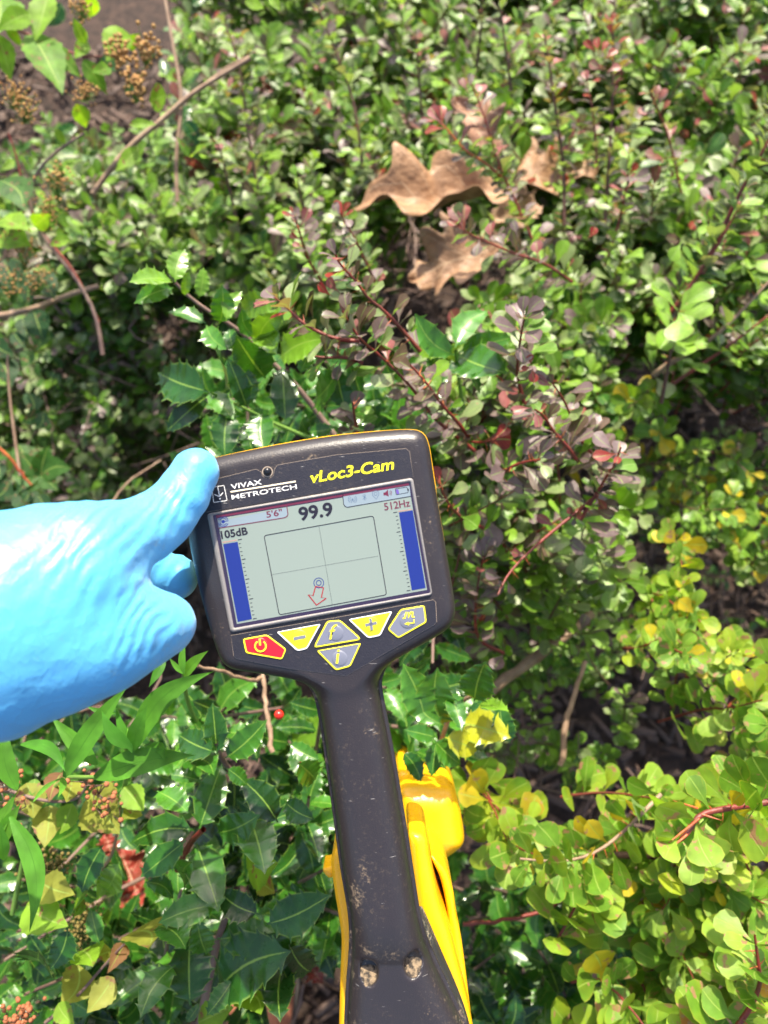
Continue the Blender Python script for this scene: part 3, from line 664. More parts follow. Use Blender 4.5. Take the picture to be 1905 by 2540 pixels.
HOLES += [np.array([(880, 540), (1010, 520), (1080, 600), (1260, 580), (1300, 700), (1200, 760), (1000, 720), (900, 650)], float),
          np.array([(0, -100), (95, -100), (150, 120), (100, 330), (20, 400), (-60, 300)], float)]
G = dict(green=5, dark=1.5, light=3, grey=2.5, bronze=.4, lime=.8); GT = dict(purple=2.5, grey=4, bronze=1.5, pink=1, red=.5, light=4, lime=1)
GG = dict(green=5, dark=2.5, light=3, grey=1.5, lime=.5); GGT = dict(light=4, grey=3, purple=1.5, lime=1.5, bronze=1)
gb = 'low barberry shrubs filling the bed'
b1 = Plant('barberry_shrub', 'green barberry with pinkish grey shoot tips at the top, left of the oak leaves', 'shrub', (-.05, 1.0, 0), gb)
shrub_fill(b1, [(430, -260), (1120, -260), (1120, 330), (900, 470), (640, 480), (430, 330)], 185, lin(0, 1.26, 500, 1.08), tw=G, tipw=GT, size=.038)
b2 = Plant('barberry_shrub', 'upright barberry with dark red stems and coral shoot tips behind the fallen oak leaves', 'shrub', (.35, .95, 0), gb)
shrub_fill(b2, [(1120, -260), (1640, -260), (1620, 480), (1420, 620), (1250, 540), (1120, 330)], 165, lin(0, 1.20, 560, .98), tw=G, tipw=GT, size=.038, stem=M_red_stem)
b3 = Plant('barberry_shrub', 'green barberry with long arching red stems at the upper right edge', 'shrub', (.6, .8, 0), gb)
shrub_fill(b3, [(1640, -260), (2100, -260), (2100, 640), (1780, 640), (1620, 480)], 120, lin(0, 1.10, 600, .88), tw=GG, tipw=GT, size=.036, stem=M_red_stem)
b4 = Plant('barberry_shrub', 'dense small leaved green barberry between the spirea seed heads and the spiny holly spray', 'shrub', (-.3, .7, 0), gb)
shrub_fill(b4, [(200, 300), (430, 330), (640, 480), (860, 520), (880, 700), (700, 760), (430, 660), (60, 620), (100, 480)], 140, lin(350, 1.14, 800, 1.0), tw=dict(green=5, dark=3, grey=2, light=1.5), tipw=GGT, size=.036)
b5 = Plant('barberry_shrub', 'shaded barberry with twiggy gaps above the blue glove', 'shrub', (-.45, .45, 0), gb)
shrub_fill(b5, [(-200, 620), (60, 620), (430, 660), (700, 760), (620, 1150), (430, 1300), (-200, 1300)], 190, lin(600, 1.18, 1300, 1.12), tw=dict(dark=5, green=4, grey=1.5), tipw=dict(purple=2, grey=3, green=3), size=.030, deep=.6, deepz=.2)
b6 = Plant('barberry_shrub', 'bronze and purple leaved barberry spray with red thorny stems right above the locator', 'shrub', (.08, .18, 0), gb)
BR = dict(purple=5, bronze=3, grey=3, green=2, light=.6); BRT = dict(purple=4, bronze=3, red=.8, pink=1.2)
shrub_fill(b6, [(1010, 900), (1090, 830), (1250, 880), (1380, 980), (1480, 1100), (1500, 1250), (1400, 1420), (1250, 1500), (1130, 1640), (1050, 1250), (1060, 1000)], 50, lin(850, .66, 1500, .72), kind='barbf', tw=dict(purple=1, bronze=.5, grey=2.5, green=6, light=4), tipw=dict(purple=2.5, bronze=1, pink=.6, grey=3, light=2), size=.030, L=(.08, .15), tilt=.6, stem=M_red_stem, dz=.025, deepz=.10, spacing=.012)
b7 = Plant('barberry_shrub', 'fresh green barberry with a leafy rosette beside the dark gap, right of the bronze spray', 'shrub', (.35, .4, 0), gb)
shrub_fill(b7, [(1250, 540), (1420, 620), (1620, 480), (1780, 640), (2100, 640), (2100, 820), (1850, 860), (1640, 700), (1540, 760), (1500, 960), (1420, 930), (1320, 760)], 120, lin(550, .98, 950, .80), kind='barbf', tw=GG, tipw=GGT, size=.030, L=(.08, .17), tilt=.4, stem=M_red_stem)
shrub_fill(b7, [(1080, 700), (1330, 740), (1400, 900), (1260, 940), (1120, 830)], 22, lin(650, .72, 950, .70), kind='barbf', tw=GG, tipw=GT, size=.028, L=(.08, .14), tilt=.5, stem=M_red_stem)
b8 = Plant('barberry_shrub', 'sparse yellow green barberry sprigs in the dark gap at the right edge', 'shrub', (.55, .3, 0), gb)
LM = dict(lime=5, light=3, limelight=2, yellow=1, green=2); LMT = dict(limelight=4, yellow=2, lime=3)
shrub_fill(b8, [(1550, 900), (1680, 1060), (1900, 1180), (2050, 1250), (1900, 1380), (1650, 1300), (1560, 1120)], 20, lin(900, .92, 1400, .88), kind='barbf', tw=LM, tipw=LMT, size=.027, L=(.06, .12), tilt=.7, deep=0)
shrub_fill(b8, [(1880, 700), (2100, 820), (2100, 1200), (1860, 1050)], 16, lin(900, .92, 1400, .88), kind='barbf', tw=GG, tipw=GGT, size=.027, L=(.06, .12), tilt=.7, deep=0)
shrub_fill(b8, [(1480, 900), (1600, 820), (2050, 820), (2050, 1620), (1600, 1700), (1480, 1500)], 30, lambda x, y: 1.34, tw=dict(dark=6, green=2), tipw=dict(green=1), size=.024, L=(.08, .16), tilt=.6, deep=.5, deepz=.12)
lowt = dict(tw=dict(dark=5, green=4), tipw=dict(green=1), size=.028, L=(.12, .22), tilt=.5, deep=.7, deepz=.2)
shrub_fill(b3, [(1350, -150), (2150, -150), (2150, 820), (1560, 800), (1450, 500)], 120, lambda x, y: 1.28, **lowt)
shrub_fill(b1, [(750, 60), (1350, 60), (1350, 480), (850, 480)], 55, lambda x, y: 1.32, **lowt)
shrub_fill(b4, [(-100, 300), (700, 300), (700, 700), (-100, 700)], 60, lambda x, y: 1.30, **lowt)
far = dict(tw=G, tipw=GT, size=.036, spacing=.015)
shrub_fill(b3, [(2100, -260), (2700, -260), (2700, 1000), (2100, 900)], 60, lin(0, 1.1, 900, .95), **far)
shrub_fill(b8, [(2080, 900), (2700, 1000), (2700, 1700), (2080, 1600)], 40, lin(900, 1.0, 1600, .85), **far)
shrub_fill(b5, [(-700, 500), (-200, 500), (-200, 1600), (-700, 1600)], 50, lin(600, 1.15, 1500, 1.0), **far)
b9 = Plant('barberry_shrub', 'lemon and lime tinted barberry shoot standing between the dark gap and the big lime leaves', 'shrub', (.5, .2, 0), gb)
shrub_fill(b9, [(1620, 1380), (1700, 1360), (1800, 1500), (1860, 1700), (1780, 1760), (1660, 1600)], 12, lin(1300, .72, 1800, .64), kind='lime', tw=LM, tipw=LMT, size=.023, L=(.06, .12), tilt=.5, deep=.2, stem=M_red_stem)
b10 = Plant('barberry_shrub', 'broad leaved lime green barberry with brown speckled leaves, filling the lower right corner', 'shrub', (.3, -.05, 0), gb)
shrub_fill(b10, [(1220, 2040), (1330, 1990), (1560, 1980), (1690, 1850), (1800, 1740), (2100, 1620), (2100, 2760), (1500, 2760), (1450, 2520), (1600, 2350), (1520, 2240), (1280, 2190)], 50, lin(1700, .60, 2540, .53), kind='lime', tw=dict(lime=6, limelight=4, light=3, yellow=.6, green=2), tipw=dict(limelight=5, lime=3, yellow=.8, orange=.3), size=.033, L=(.06, .12), tilt=.55, dz=.022, spacing=.013, per=3, deepz=.10, stem=M_red_stem)
b11 = Plant('barberry_shrub', 'shaded green barberry in the hollow below the bronze spray, crossed by a pale old branch', 'shrub', (.28, .1, 0), gb)
shrub_fill(b11, [(1120, 1480), (1420, 1380), (1560, 1500), (1620, 1700), (1500, 1880), (1280, 1900), (1180, 1750)], 36, lin(1400, .86, 1900, .84), kind='barbf', tw=dict(green=5, dark=3, light=2, grey=1), tipw=dict(light=3, lime=2, purple=1), size=.024, L=(.06, .12), tilt=.5, deepz=.18)
shrub_fill(b11, [(1330, 1220), (1500, 1250), (1560, 1480), (1450, 1640), (1340, 1480)], 12, lin(1200, .70, 1700, .72), kind='barbf', tw=dict(light=4, green=4, grey=2), tipw=dict(light=3, lime=1, purple=1), size=.030, L=(.06, .10), tilt=.5, deep=.1)

shrub_fill(b10, [(2100, 1560), (2600, 1560), (2600, 2900), (2100, 2900)], 26, lin(1700, .62, 2540, .56), kind='lime', tw=dict(lime=6, limelight=4, light=3), tipw=dict(limelight=5, lime=3), size=.033, L=(.06, .12), tilt=.5)
# hero stems of the bronze spray
def P3(pts, d0, d1):
    n_ = len(pts); return [CV(x, y, d0+(d1-d0)*k/(n_-1)) for k, (x, y) in enumerate(pts)]
def hero(pl, pts, d0, d1, size=.0175, tw=BR, tipw=BRT, r0=.0016, r1=.0007, spacing=.0115, per=4, mat=M_red_stem, kind='barbf', t0=0):
    """pts from base to tip in the photograph, d0..d1 metres"""
    p = pl.branch(P3(pts, d0, d1), r0, r1, mat); barberry_on(pl, resample(p, 40), kind, size*1.36, tw, tipw, spacing, per, t0=t0, force=True, spread=.9)
    for _ in range(int(len(pts)*2)):      # thorns
        k = rng.integers(2, len(p)-1); t = nz(p[k]-p[k-1]); A, B_ = perp(t); d = nz(A*rng.normal()+B_*rng.normal()+t*.2)
        pl.stem([p[k], p[k]+d*.004, p[k]+d*.008], .0006, .0001, M_orange_stem, 4, 3)
hero(b6, [(1180, 1120), (1077, 1041), (1040, 985), (1001, 938), (933, 872), (891, 843), (849, 771)], .60, .52)
hero(b6, [(1165, 1088), (1130, 1040), (1102, 1012), (1055, 945), (1018, 906)], .59, .54)
hero(b6, [(1043, 872), (1001, 822), (950, 767), (908, 737), (887, 699), (845, 660), (832, 632)], .58, .53)
hero(b6, [(891, 846), (836, 843), (786, 822), (743, 796), (710, 760), (680, 737)], .54, .53)
hero(b6, [(900, 900), (860, 885), (800, 888), (765, 880)], .55, .54, size=.013)
hero(b6, [(893, 1090), (880, 1040), (875, 1000)], .58, .55, size=.013)
hero(b6, [(1300, 1000), (1281, 927), (1287, 872), (1292, 830), (1300, 791)], .60, .54, size=.0185)
hero(b6, [(1430, 1140), (1410, 1110), (1370, 1067), (1350, 1030), (1327, 1016)], .58, .55, tw=dict(purple=4, bronze=3, green=2, pink=1))
hero(b6, [(1230, 1190), (1262, 1160), (1300, 1145), (1340, 1140)], .58, .55)
hero(b6, [(1440, 1290), (1500, 1190), (1530, 1140), (1540, 1110)], .60, .56)
hero(b6, [(1500, 1150), (1440, 1100), (1405, 1000), (1370, 950)], .62, .57)
hero(b6, [(1480, 1230), (1380, 1310), (1310, 1370), (1258, 1425), (1235, 1475)], .60, .56, tw=dict(purple=3, pink=2, green=1), size=.012, spacing=.022, per=2)
hero(b6, [(1250, 1620), (1180, 1590), (1178, 1500), (1190, 1420), (1200, 1380)], .66, .62)
hero(b6, [(1200, 1310), (1150, 1290), (1110, 1250), (1090, 1200)], .62, .58)
hero(b6, [(1110, 1120), (1150, 1090), (1190, 1100), (1230, 1090)], .62, .58)
# reddish shoots that rise in front of the oak leaves
RT = dict(pink=2, purple=3, red=1.5); RG = dict(purple=3, grey=3, light=2, pink=.7)
hero(b2, [(1340, 640), (1295, 535), (1260, 460), (1232, 397), (1198, 276), (1166, 201)], .84, .78, tw=RG, tipw=RT, size=.017)
hero(b2, [(1260, 460), (1249, 443), (1200, 400), (1151, 374), (1110, 320), (1080, 294)], .82, .78, tw=RG, tipw=RT, size=.017, mat=M_orange_stem)
hero(b2, [(1420, 700), (1350, 650), (1284, 633), (1220, 605), (1151, 576), (1125, 540)], .76, .70, tw=RG, tipw=RT, size=.019)
hero(b2, [(1400, 560), (1399, 414), (1385, 320), (1376, 259), (1365, 180), (1350, 80)], .92, .86, tw=RG, tipw=dict(red=2, pink=1), size=.015, mat=M_dark_stem, r0=.0023, r1=.0011)
hero(b2, [(1500, 560), (1510, 400), (1518, 276), (1522, 150), (1520, 60)], .93, .88, tw=RG, tipw=dict(red=3, pink=1), size=.017, mat=M_dark_stem, r0=.0023, r1=.0011)
hero(b2, [(1480, 420), (1475, 300), (1460, 220), (1452, 185)], .90, .86, tw=RG, tipw=RT, size=.015)
hero(b2, [(1690, 480), (1660, 340), (1630, 270), (1612, 222)], .90, .84, tw=RG, tipw=dict(pink=1, grey=1), size=.016)
hero(b2, [(1500, 660), (1540, 540), (1556, 450), (1560, 430)], .86, .80, tw=RG, tipw=RT, size=.017)
hero(b3, [(1740, 680), (1802, 547), (1850, 450), (1894, 374), (1960, 240)], .78, .72, tw=dict(light=4, grey=4, purple=1), tipw=dict(grey=1), size=.024, r0=.003)
hero(b7, [(1640, 800), (1697, 736), (1745, 660), (1786, 600), (1840, 500)], .80, .74, tw=GG, tipw=GGT, size=.022, r0=.003, spacing=.03)
hero(b7, [(1620, 930), (1667, 897), (1770, 840), (1854, 757), (1960, 640)], .84, .76, tw=GG, tipw=GGT, size=.024, r0=.0034, spacing=.035, mat=M_brown_stem)
hero(b7, [(1600, 1010), (1655, 961), (1740, 905), (1825, 846), (1960, 740)], .86, .80, tw=GG, tipw=GGT, size=.022, r0=.0028, spacing=.045)
hero(b7, [(1640, 1000), (1666, 860), (1675, 790), (1690, 750)], .80, .72, tw=dict(light=1), tipw=dict(light=1), size=.030, r0=.0022, spacing=.014, mat=M_dark_stem, t0=.5)
for pts in ([(640, 470), (610, 300), (600, 180), (560, 60)], [(900, 420), (880, 250), (830, 120), (790, 20)], [(1050, 330), (1040, 200), (1030, 90)], [(760, 560), (745, 480), (738, 440)], [(590, 560), (560, 430), (545, 360), (520, 340)], [(1180, 180), (1195, 60), (1200, -30)], [(1270, 240), (1255, 120), (1240, 20)]):
    hero(b1, pts, 1.0, .95, r0=.0021, r1=.0010, tw=dict(grey=4, green=3, purple=2, light=2), tipw=dict(purple=3, grey=2, pink=1), size=.018, mat=M_dark_stem, spacing=.014)
hero(b4, [(800, 700), (760, 640), (745, 580), (730, 535)], .72, .66, tw=RG, tipw=RT, size=.014)
hero(b4, [(930, 700), (885, 600), (860, 560), (845, 530)], .74, .68, tw=RG, tipw=RT, size=.014)
hero(b10, [(1990, 1975), (1879, 1994), (1800, 2005), (1730, 2020), (1712, 2060), (1689, 2082)], .49, .48, tw=dict(lime=4, limelight=4, yellow=.6), tipw=dict(limelight=1), size=.026, kind='lime', r0=.0024, r1=.0016)
hero(b10, [(1790, 2600), (1890, 2460), (1880, 2380), (1872, 2320)], .48, .47, tw=dict(lime=4, limelight=4), tipw=dict(limelight=1), size=.027, kind='lime', r0=.0022, spacing=.018)
hero(b10, [(1640, 1970), (1500, 2110), (1400, 2140), (1290, 2130)], .56, .54, tw=dict(lime=4, limelight=2, yellow=.6), tipw=dict(lime=1), size=.022, kind='lime', mat=M_brown_stem)
# three pale rigid thorns on the thorny lime stem
for a_, b_ in (((1735, 2030), (1640, 2105)), ((1705, 2070), (1632, 2130)), ((1730, 2005), (1668, 1985)), ((1740, 2020), (1790, 2035))):
    V, F = tube(np.array([CV(*a_, .478), CV((a_[0]+b_[0])/2, (a_[1]+b_[1])/2, .476), CV(*b_, .474)]), np.array([.0009, .0006, .0001]), 6); obj('thorn', mesh_np('thorn', V-b10.loc, [F], M_orange_stem), b10.o)

# ------------------------------------------------------------------ holly
def px_leaf(pl, kind, a, b, d0, d1, w=1.0, tone=0, roll=None, force=True):
    A = CV(*a, d0); B_ = CV(*b, d1); v = B_-A; ln = np.linalg.norm(v); d = v/ln
    view = nz(CL-A); nn = nz(view+SV*.35+rng.normal(0, .08 if kind == 'lance' else .2, 3) if roll is None else view+np.asarray(roll))
    pl.leaf(kind, A, d, nn, ln, w, tone, force)
def cz(x0, y0, s_): return lambda x, y: (x0+x*s_, y0+y*s_)
gh = 'spiny glossy holly bushes in the bed'
h1 = Plant('holly_bush', 'glossy spiny holly spray with a pale green tip rising upper left of the locator', 'holly bush', (-.05, .25, 0), gh)
k_ = cz(0, 600, .422)
for a_, b_, w_, t_ in (((1030, 235), (1088, 32), 1.15, 4), ((1010, 225), (795, 200), .9, 4), ((1020, 270), (812, 338), 1.0, 3), ((1085, 318), (1115, 190), .8, 4), ((1168, 330), (1195, 158), 1.1, 4), ((1210, 478), (990, 395), 1.1, 2), ((1290, 480), (1305, 285), 1.3, 3),
                       ((1330, 465), (1425, 290), 1.1, 4), ((1215, 490), (1308, 595), 1.1, 3), ((1350, 510), (1372, 625), 1.2, 2), ((1225, 880), (905, 758), 1.15, 1), ((1325, 862), (1330, 618), 1.15, 1), ((1240, 890), (968, 1085), 1.15, 0), ((1228, 882), (1362, 1008), 1.3, 3),
                       ((1452, 978), (1375, 712), 1.0, 1), ((1345, 985), (1330, 1245), 1.25, 1), ((1545, 1000), (1545, 1200), 1.35, 2), ((1500, 560), (1430, 400), 1.2, 3), ((1520, 600), (1660, 440), 1.1, 4), ((1480, 560), (1600, 640), 1.1, 4), ((1440, 1060), (1480, 1240), 1.2, 1), ((1560, 800), (1440, 640), 1.2, 2)):
    px_leaf(h1, 'holly', k_(*a_), k_(*b_), .575+rng.uniform(-.01, .02), .57+rng.uniform(-.03, .03), w_, t_)
k_ = cz(600, 480, .422)
for a_, b_, w_, t_ in (((255, 1345), (250, 1015), 1.25, 1), ((40, 1250), (5, 1010), 1.2, 2), ((430, 1205), (500, 1030), 1.3, 3), ((610, 1265), (560, 1040), 1.3, 1), ((125, 1290), (130, 1460), 1.3, 2), ((215, 975), (440, 845), 1.2, 4), ((60, 840), (250, 690), 1.2, 4), ((700, 1190), (620, 1010), 1.1, 2), ((390, 1400), (530, 1370), 1.3, 2),
                       ((640, 1260), (760, 1350), 1.2, 3), ((1255, 905), (1450, 680), 1.1, 3), ((1250, 950), (1045, 715), 1.1, 3), ((1230, 930), (970, 860), 1.1, 4), ((1270, 950), (1515, 1000), 1.35, 2), ((1280, 930), (1560, 850), 1.1, 3), ((1200, 900), (1110, 1040), 1.2, 2), ((1340, 1060), (1430, 1170), 1.2, 2), ((950, 960), (800, 820), 1.1, 2), ((0, 700), (170, 640), 1.1, 4), ((340, 1060), (400, 880), 1.1, 3)):
    px_leaf(h1, 'holly', k_(*a_), k_(*b_), .58+rng.uniform(-.01, .03), .575+rng.uniform(-.03, .03), w_, t_)
h1.branch(P3([(830, 1080), (769, 999), (730, 950), (692, 916), (633, 853), (575, 805), (523, 777), (460, 730), (435, 702)], .64, .575), .0026, .0012, M_purple_stem)
h1.branch(P3([(860, 1120), (700, 1060), (620, 1020), (570, 995), (525, 975)], .66, .58), .0020, .001, M_green_stem)
h1.branch(P3([(1180, 1150), (1150, 1020), (1135, 920), (1130, 870)], .66, .585), .0022, .0012, M_green_stem)
def holly_sprig(pl, tip, dr, L_, size, tw, force=False, spacing=.012):
    base = tip-dr*L_; p = pl.stem([base, (base+tip)/2+rng.normal(0, .01, 3), tip], .0022, .0012, M_purple_stem, 5, 7)
    q = resample(p, 30); s_ = .2*L_; ph = rng.uniform(0, 6)
    while s_ < L_:
        i_ = min(int(s_/L_*29), 28); t = nz(q[i_+1]-q[i_]); A, Bv = perp(t); ph += 2.4; f = s_/L_
        rad = math.cos(ph)*A+math.sin(ph)*Bv; d = nz(rad+t*(.25+.9*f**4)+UP*.1); nn = nz(t+UP*.5+rng.normal(0, .22, 3))
        pl.leaf('holly', q[i_]+d*.001, d, nn, size*rng.uniform(.75, 1.15)*(1-.2*f**6), rng.uniform(.9, 1.2), pick(tw), force); s_ += spacing*rng.uniform(.8, 1.3)
def holly_fill(pl, poly, n, depth, size=.045, tw=None, dz=.03, tilt=.35, L=(.10, .18), holes=(), lean=(0, 0)):
    for px, py in scatter(poly, n):
        if any(inpoly(np.array([px]), np.array([py]), hp)[0] for hp in holes): continue
        holly_sprig(pl, CV(px, py, depth(px, py)+rng.normal(0, dz)), nz(UP+np.array([rng.normal(0, tilt)+lean[0], rng.normal(0, tilt)+lean[1], 0])), rng.uniform(*L), size, tw)
holly_fill(h1, [(560, 860), (760, 800), (860, 900), (1040, 880), (1250, 900), (1200, 1050), (1000, 1120), (700, 1150), (500, 1200), (560, 1000)], 24, lin(800, .68, 1200, .68), .040, {1: 4, 2: 3, 3: 2}, .02, .5, (.06, .12))
for a_, b_, w_, t_, pl_, d_ in (((1153, 571), (1118, 506), 1.0, 'pink', b2, .70), ((1153, 571), (1155, 506), .9, 'red', b2, .70), ((1153, 571), (1113, 542), .8, 'red', b2, .70), ((1285, 590), (1272, 545), .9, 'purple', b2, .72), ((1458, 592), (1476, 562), 1.1, 'red', b2, .74),
                       ((1098, 312), (1068, 262), 1.0, 'pink', b2, .77), ((1098, 312), (1096, 258), .9, 'red', b2, .77), ((1162, 232), (1142, 190), .8, 'pink', b2, .77), ((1162, 225), (1170, 178), .8, 'purple', b2, .77), ((1480, 130), (1450, 100), .8, 'red', b2, .85), ((1485, 135), (1478, 90), .8, 'red', b2, .85), ((1490, 135), (1505, 100), .9, 'red', b2, .85), ((1500, 150), (1530, 120), 1.0, 'red', b2, .85), ((1505, 180), (1540, 160), 1.0, 'pink', b2, .85), ((1500, 175), (1465, 150), 1.0, 'red', b2, .85), ((1520, 60), (1524, 30), .8, 'red', b2, .86), ((1520, 90), (1510, 60), .8, 'red', b2, .86),
                       ((1318, 905), (1316, 880), 1.2, 'red', b6, .55), ((1318, 912), (1296, 914), 1.0, 'red', b6, .55), ((1320, 912), (1324, 945), 1.1, 'red', b6, .55), ((1320, 1012), (1270, 1022), .8, 'pink', b6, .55), ((1320, 1016), (1336, 1060), .9, 'pink', b6, .55), ((845, 728), (812, 690), .9, 'pink', b6, .54), ((825, 735), (790, 700), .8, 'red', b6, .54), ((1690, 600), (1668, 640), 1.2, 'light', b7, .72)):
    px_leaf(pl_, 'barbf', a_, b_, d_, d_-.004, w_, TB[t_])
h2 = Plant('holly_bush', 'large dark glossy holly left of the black grip, with a few red berries', 'holly bush', (-.12, .0, 0), gh)
k_ = cz(0, 1850, .5124)
for a_, b_, w_, t_ in (((965, 402), (1075, 100), 1.25, 2), ((942, 408), (628, 462), 1.15, 1), ((900, 458), (668, 636), 1.15, 2), ((950, 472), (1042, 752), 1.25, 2), ((1050, 770), (775, 850), 1.15, 3), ((1052, 935), (1332, 915), 1.2, 2), ((920, 1255), (935, 895), 1.3, 1), ((1000, 1010), (960, 870), 1.0, 3), ((1040, 1200), (1315, 1010), 1.25, 1),
                       ((850, 1060), (690, 1290), 1.3, 2), ((1290, 862), (1556, 740), 1.15, 1), ((1255, 815), (1055, 700), 1.2, 0), ((1210, 350), (1275, 545), 1.3, 2), ((1345, 372), (1185, 170), 1.25, 0), ((1380, 270), (1495, 345), 1.3, 1), ((500, 480), (385, 712), 1.2, 1), ((1050, 420), (1210, 360), 1.1, 2), ((480, 960), (440, 790), 1.2, 2), ((330, 880), (240, 1100), 1.2, 1),
                       ((700, 660), (840, 740), 1.2, 2), ((930, 560), (860, 700), 1.1, 3), ((1400, 960), (1520, 1130), 1.2, 0), ((1370, 1060), (1350, 1280), 1.2, 0), ((760, 870), (880, 930), 1.2, 2), ((900, 1340), (960, 1250), 1.1, 2), ((580, 560), (470, 740), 1.0, 4), ((430, 700), (320, 760), 1.2, 3), ((190, 990), (150, 1120), 1.2, 1), ((820, 140), (960, 150), 1.2, 2), ((760, 220), (900, 300), 1.2, 3),
                       ((1280, 900), (1420, 1100), 1.1, 1), ((1130, 1130), (1000, 1300), 1.1, 2), ((1050, 40), (1040, -185), 1.2, 1), ((1090, 60), (1270, -110), 1.1, 2), ((1040, 30), (850, -60), 1.2, 1), ((1100, 110), (1200, 190), 1.2, 2), ((910, 60), (1020, 120), 1.1, 2), ((1440, 80), (1560, 190), 1.2, 3), ((1400, -10), (1540, 60), 1.2, 2)):
    px_leaf(h2, 'holly', k_(*a_), k_(*b_), .50+rng.uniform(-.01, .02), .495+rng.uniform(-.03, .03), w_, t_)
h2.branch(P3([k_(960, 1400), k_(1000, 1180), k_(1050, 950), k_(1110, 780)], .56, .505), .0034, .0022, M_purple_stem)
h2.branch(P3([k_(860, 600), k_(920, 465), k_(985, 405)], .54, .50), .0024, .0018, M_red_stem)
h2.branch(P3([k_(1180, 180), k_(1100, 100), k_(1060, 40), k_(1045, -20)], .54, .50), .0020, .0014, M_purple_stem)
HH = [np.array([(540, 2290), (700, 2270), (800, 2380), (850, 2700), (420, 2700), (520, 2450)], float), np.array([(220, 2070), (410, 2050), (430, 2300), (250, 2290)], float)]
holly_fill(h2, [(420, 1700), (820, 1680), (850, 2100), (840, 2700), (250, 2700), (180, 2450), (330, 2300), (380, 2000)], 62, lin(1700, .64, 2540, .64), .044, {0: 4, 1: 5, 2: 4, 3: 1.3, 4: .3}, .035, .45, holes=HH)
h3 = Plant('holly_bush', 'holly with yellow tinged spiny leaves just right of the black grip', 'holly bush', (.1, .05, 0), gh)
k_ = cz(1050, 1200, .5154)
for a_, b_, w_, t_ in (((98, 1165), (62, 945), 1.25, 3), ((180, 1150), (380, 1195), 1.5, 5), ((105, 1220), (275, 1285), 1.5, 5), ((55, 1235), (195, 1350), 1.25, 3), ((245, 1045), (290, 885), 1.3, 2), ((275, 1055), (388, 1060), .8, 4), ((90, 1160), (-40, 1000), 1.2, 3), ((60, 1220), (-60, 1180), 1.2, 2), ((420, 1250), (380, 1080), 1.2, 1), ((60, 1240), (40, 1400), 1.2, 2), ((-100, 1290), (0, 1430), 1.1, 1), ((130, 1000), (180, 1150), 1.0, 2), ((10, 1150), (-80, 900), 1.2, 3)):
    px_leaf(h3, 'holly', k_(*a_), k_(*b_), .53+rng.uniform(-.01, .02), .52+rng.uniform(-.02, .02), w_, t_)
h3.branch(P3([k_(20, 1600), k_(60, 1350), k_(95, 1200), k_(150, 1060), k_(300, 990)], .64, .53), .0026, .0014, M_brown_stem)
holly_fill(h3, [(940, 1640), (1080, 1640), (1180, 1750), (1120, 1920), (980, 1880)], 12, lin(1640, .64, 1900, .64), .042, {1: 4, 2: 3, 3: 2}, .02, .45, (.06, .12))
h4 = Plant('holly_bush', 'shaded dark holly under the lime barberry, right of the yellow body', 'holly bush', (.22, -.05, 0), gh)
holly_fill(h4, [(1150, 2200), (1400, 2150), (1560, 2250), (1640, 2700), (1160, 2700)], 34, lin(2200, .74, 2540, .70), .044, {0: 3, 1: 5, 2: 3, 3: 1}, .03, .4)
h5 = Plant('holly_bush', 'holly at the bottom left corner beside spirea with yellowing leaves', 'holly bush', (-.38, -.05, 0), gh)
holly_fill(h5, [(-150, 2200), (200, 2180), (290, 2330), (240, 2700), (-150, 2700)], 30, lin(2200, .66, 2540, .60), .040, {0: 2, 1: 4, 2: 4, 3: 2}, .03, .4, holes=HH)
holly_fill(h5, [(-150, 1900), (420, 1800), (380, 2050), (330, 2200), (-150, 2200)], 24, lin(1900, .76, 2200, .74), .042, {0: 2, 1: 4, 2: 3}, .03, .4, holes=HH)
h6 = Plant('holly_bush', 'few dull holly leaves glimpsed low behind the spirea at the left edge', 'holly bush', (-.4, .9, 0), gh)
for _ in range(9): px_leaf(h6, 'holly', (a0 := rng.uniform(20, 480), b0 := rng.uniform(0, 420)), (a0+rng.uniform(-70, 70), b0+rng.uniform(-60, 60)), 1.12, 1.12, 1.2, 1)
M_berry = simple('berry_red', (.60, .02, .012), .2, coat=.4)
def ball(r, n=10, m=7):
    V = [(0, 0, r)]; F3 = []; F4 = []
    for k in range(1, m):
        for i_ in range(n): V.append((r*sin(k*math.pi/m)*cos(2*math.pi*i_/n), r*sin(k*math.pi/m)*sin(2*math.pi*i_/n), r*cos(k*math.pi/m)))
    V.append((0, 0, -r)); e = len(V)-1
    for i_ in range(n): F3 += [(0, 1+i_, 1+(i_+1) % n), (e, 1+(m-2)*n+(i_+1) % n, 1+(m-2)*n+i_)]
    for k in range(m-2):
        for i_ in range(n): a_ = 1+k*n+i_; b_ = 1+k*n+(i_+1) % n; F4.append((a_, a_+n, b_+n, b_))
    return np.array(V), np.array(F3), np.array(F4)
bv, b3_, b4_ = ball(.0036); berry = mesh_np('berry', bv, [b3_, b4_], M_berry)
for x, y, d in ((692, 1773, .54), (748, 1872, .58), (753, 1886, .585), (1022, 1908, .60)):
    o = obj('berry', berry, h2.o); o.location = CV(x, y, d)-h2.loc

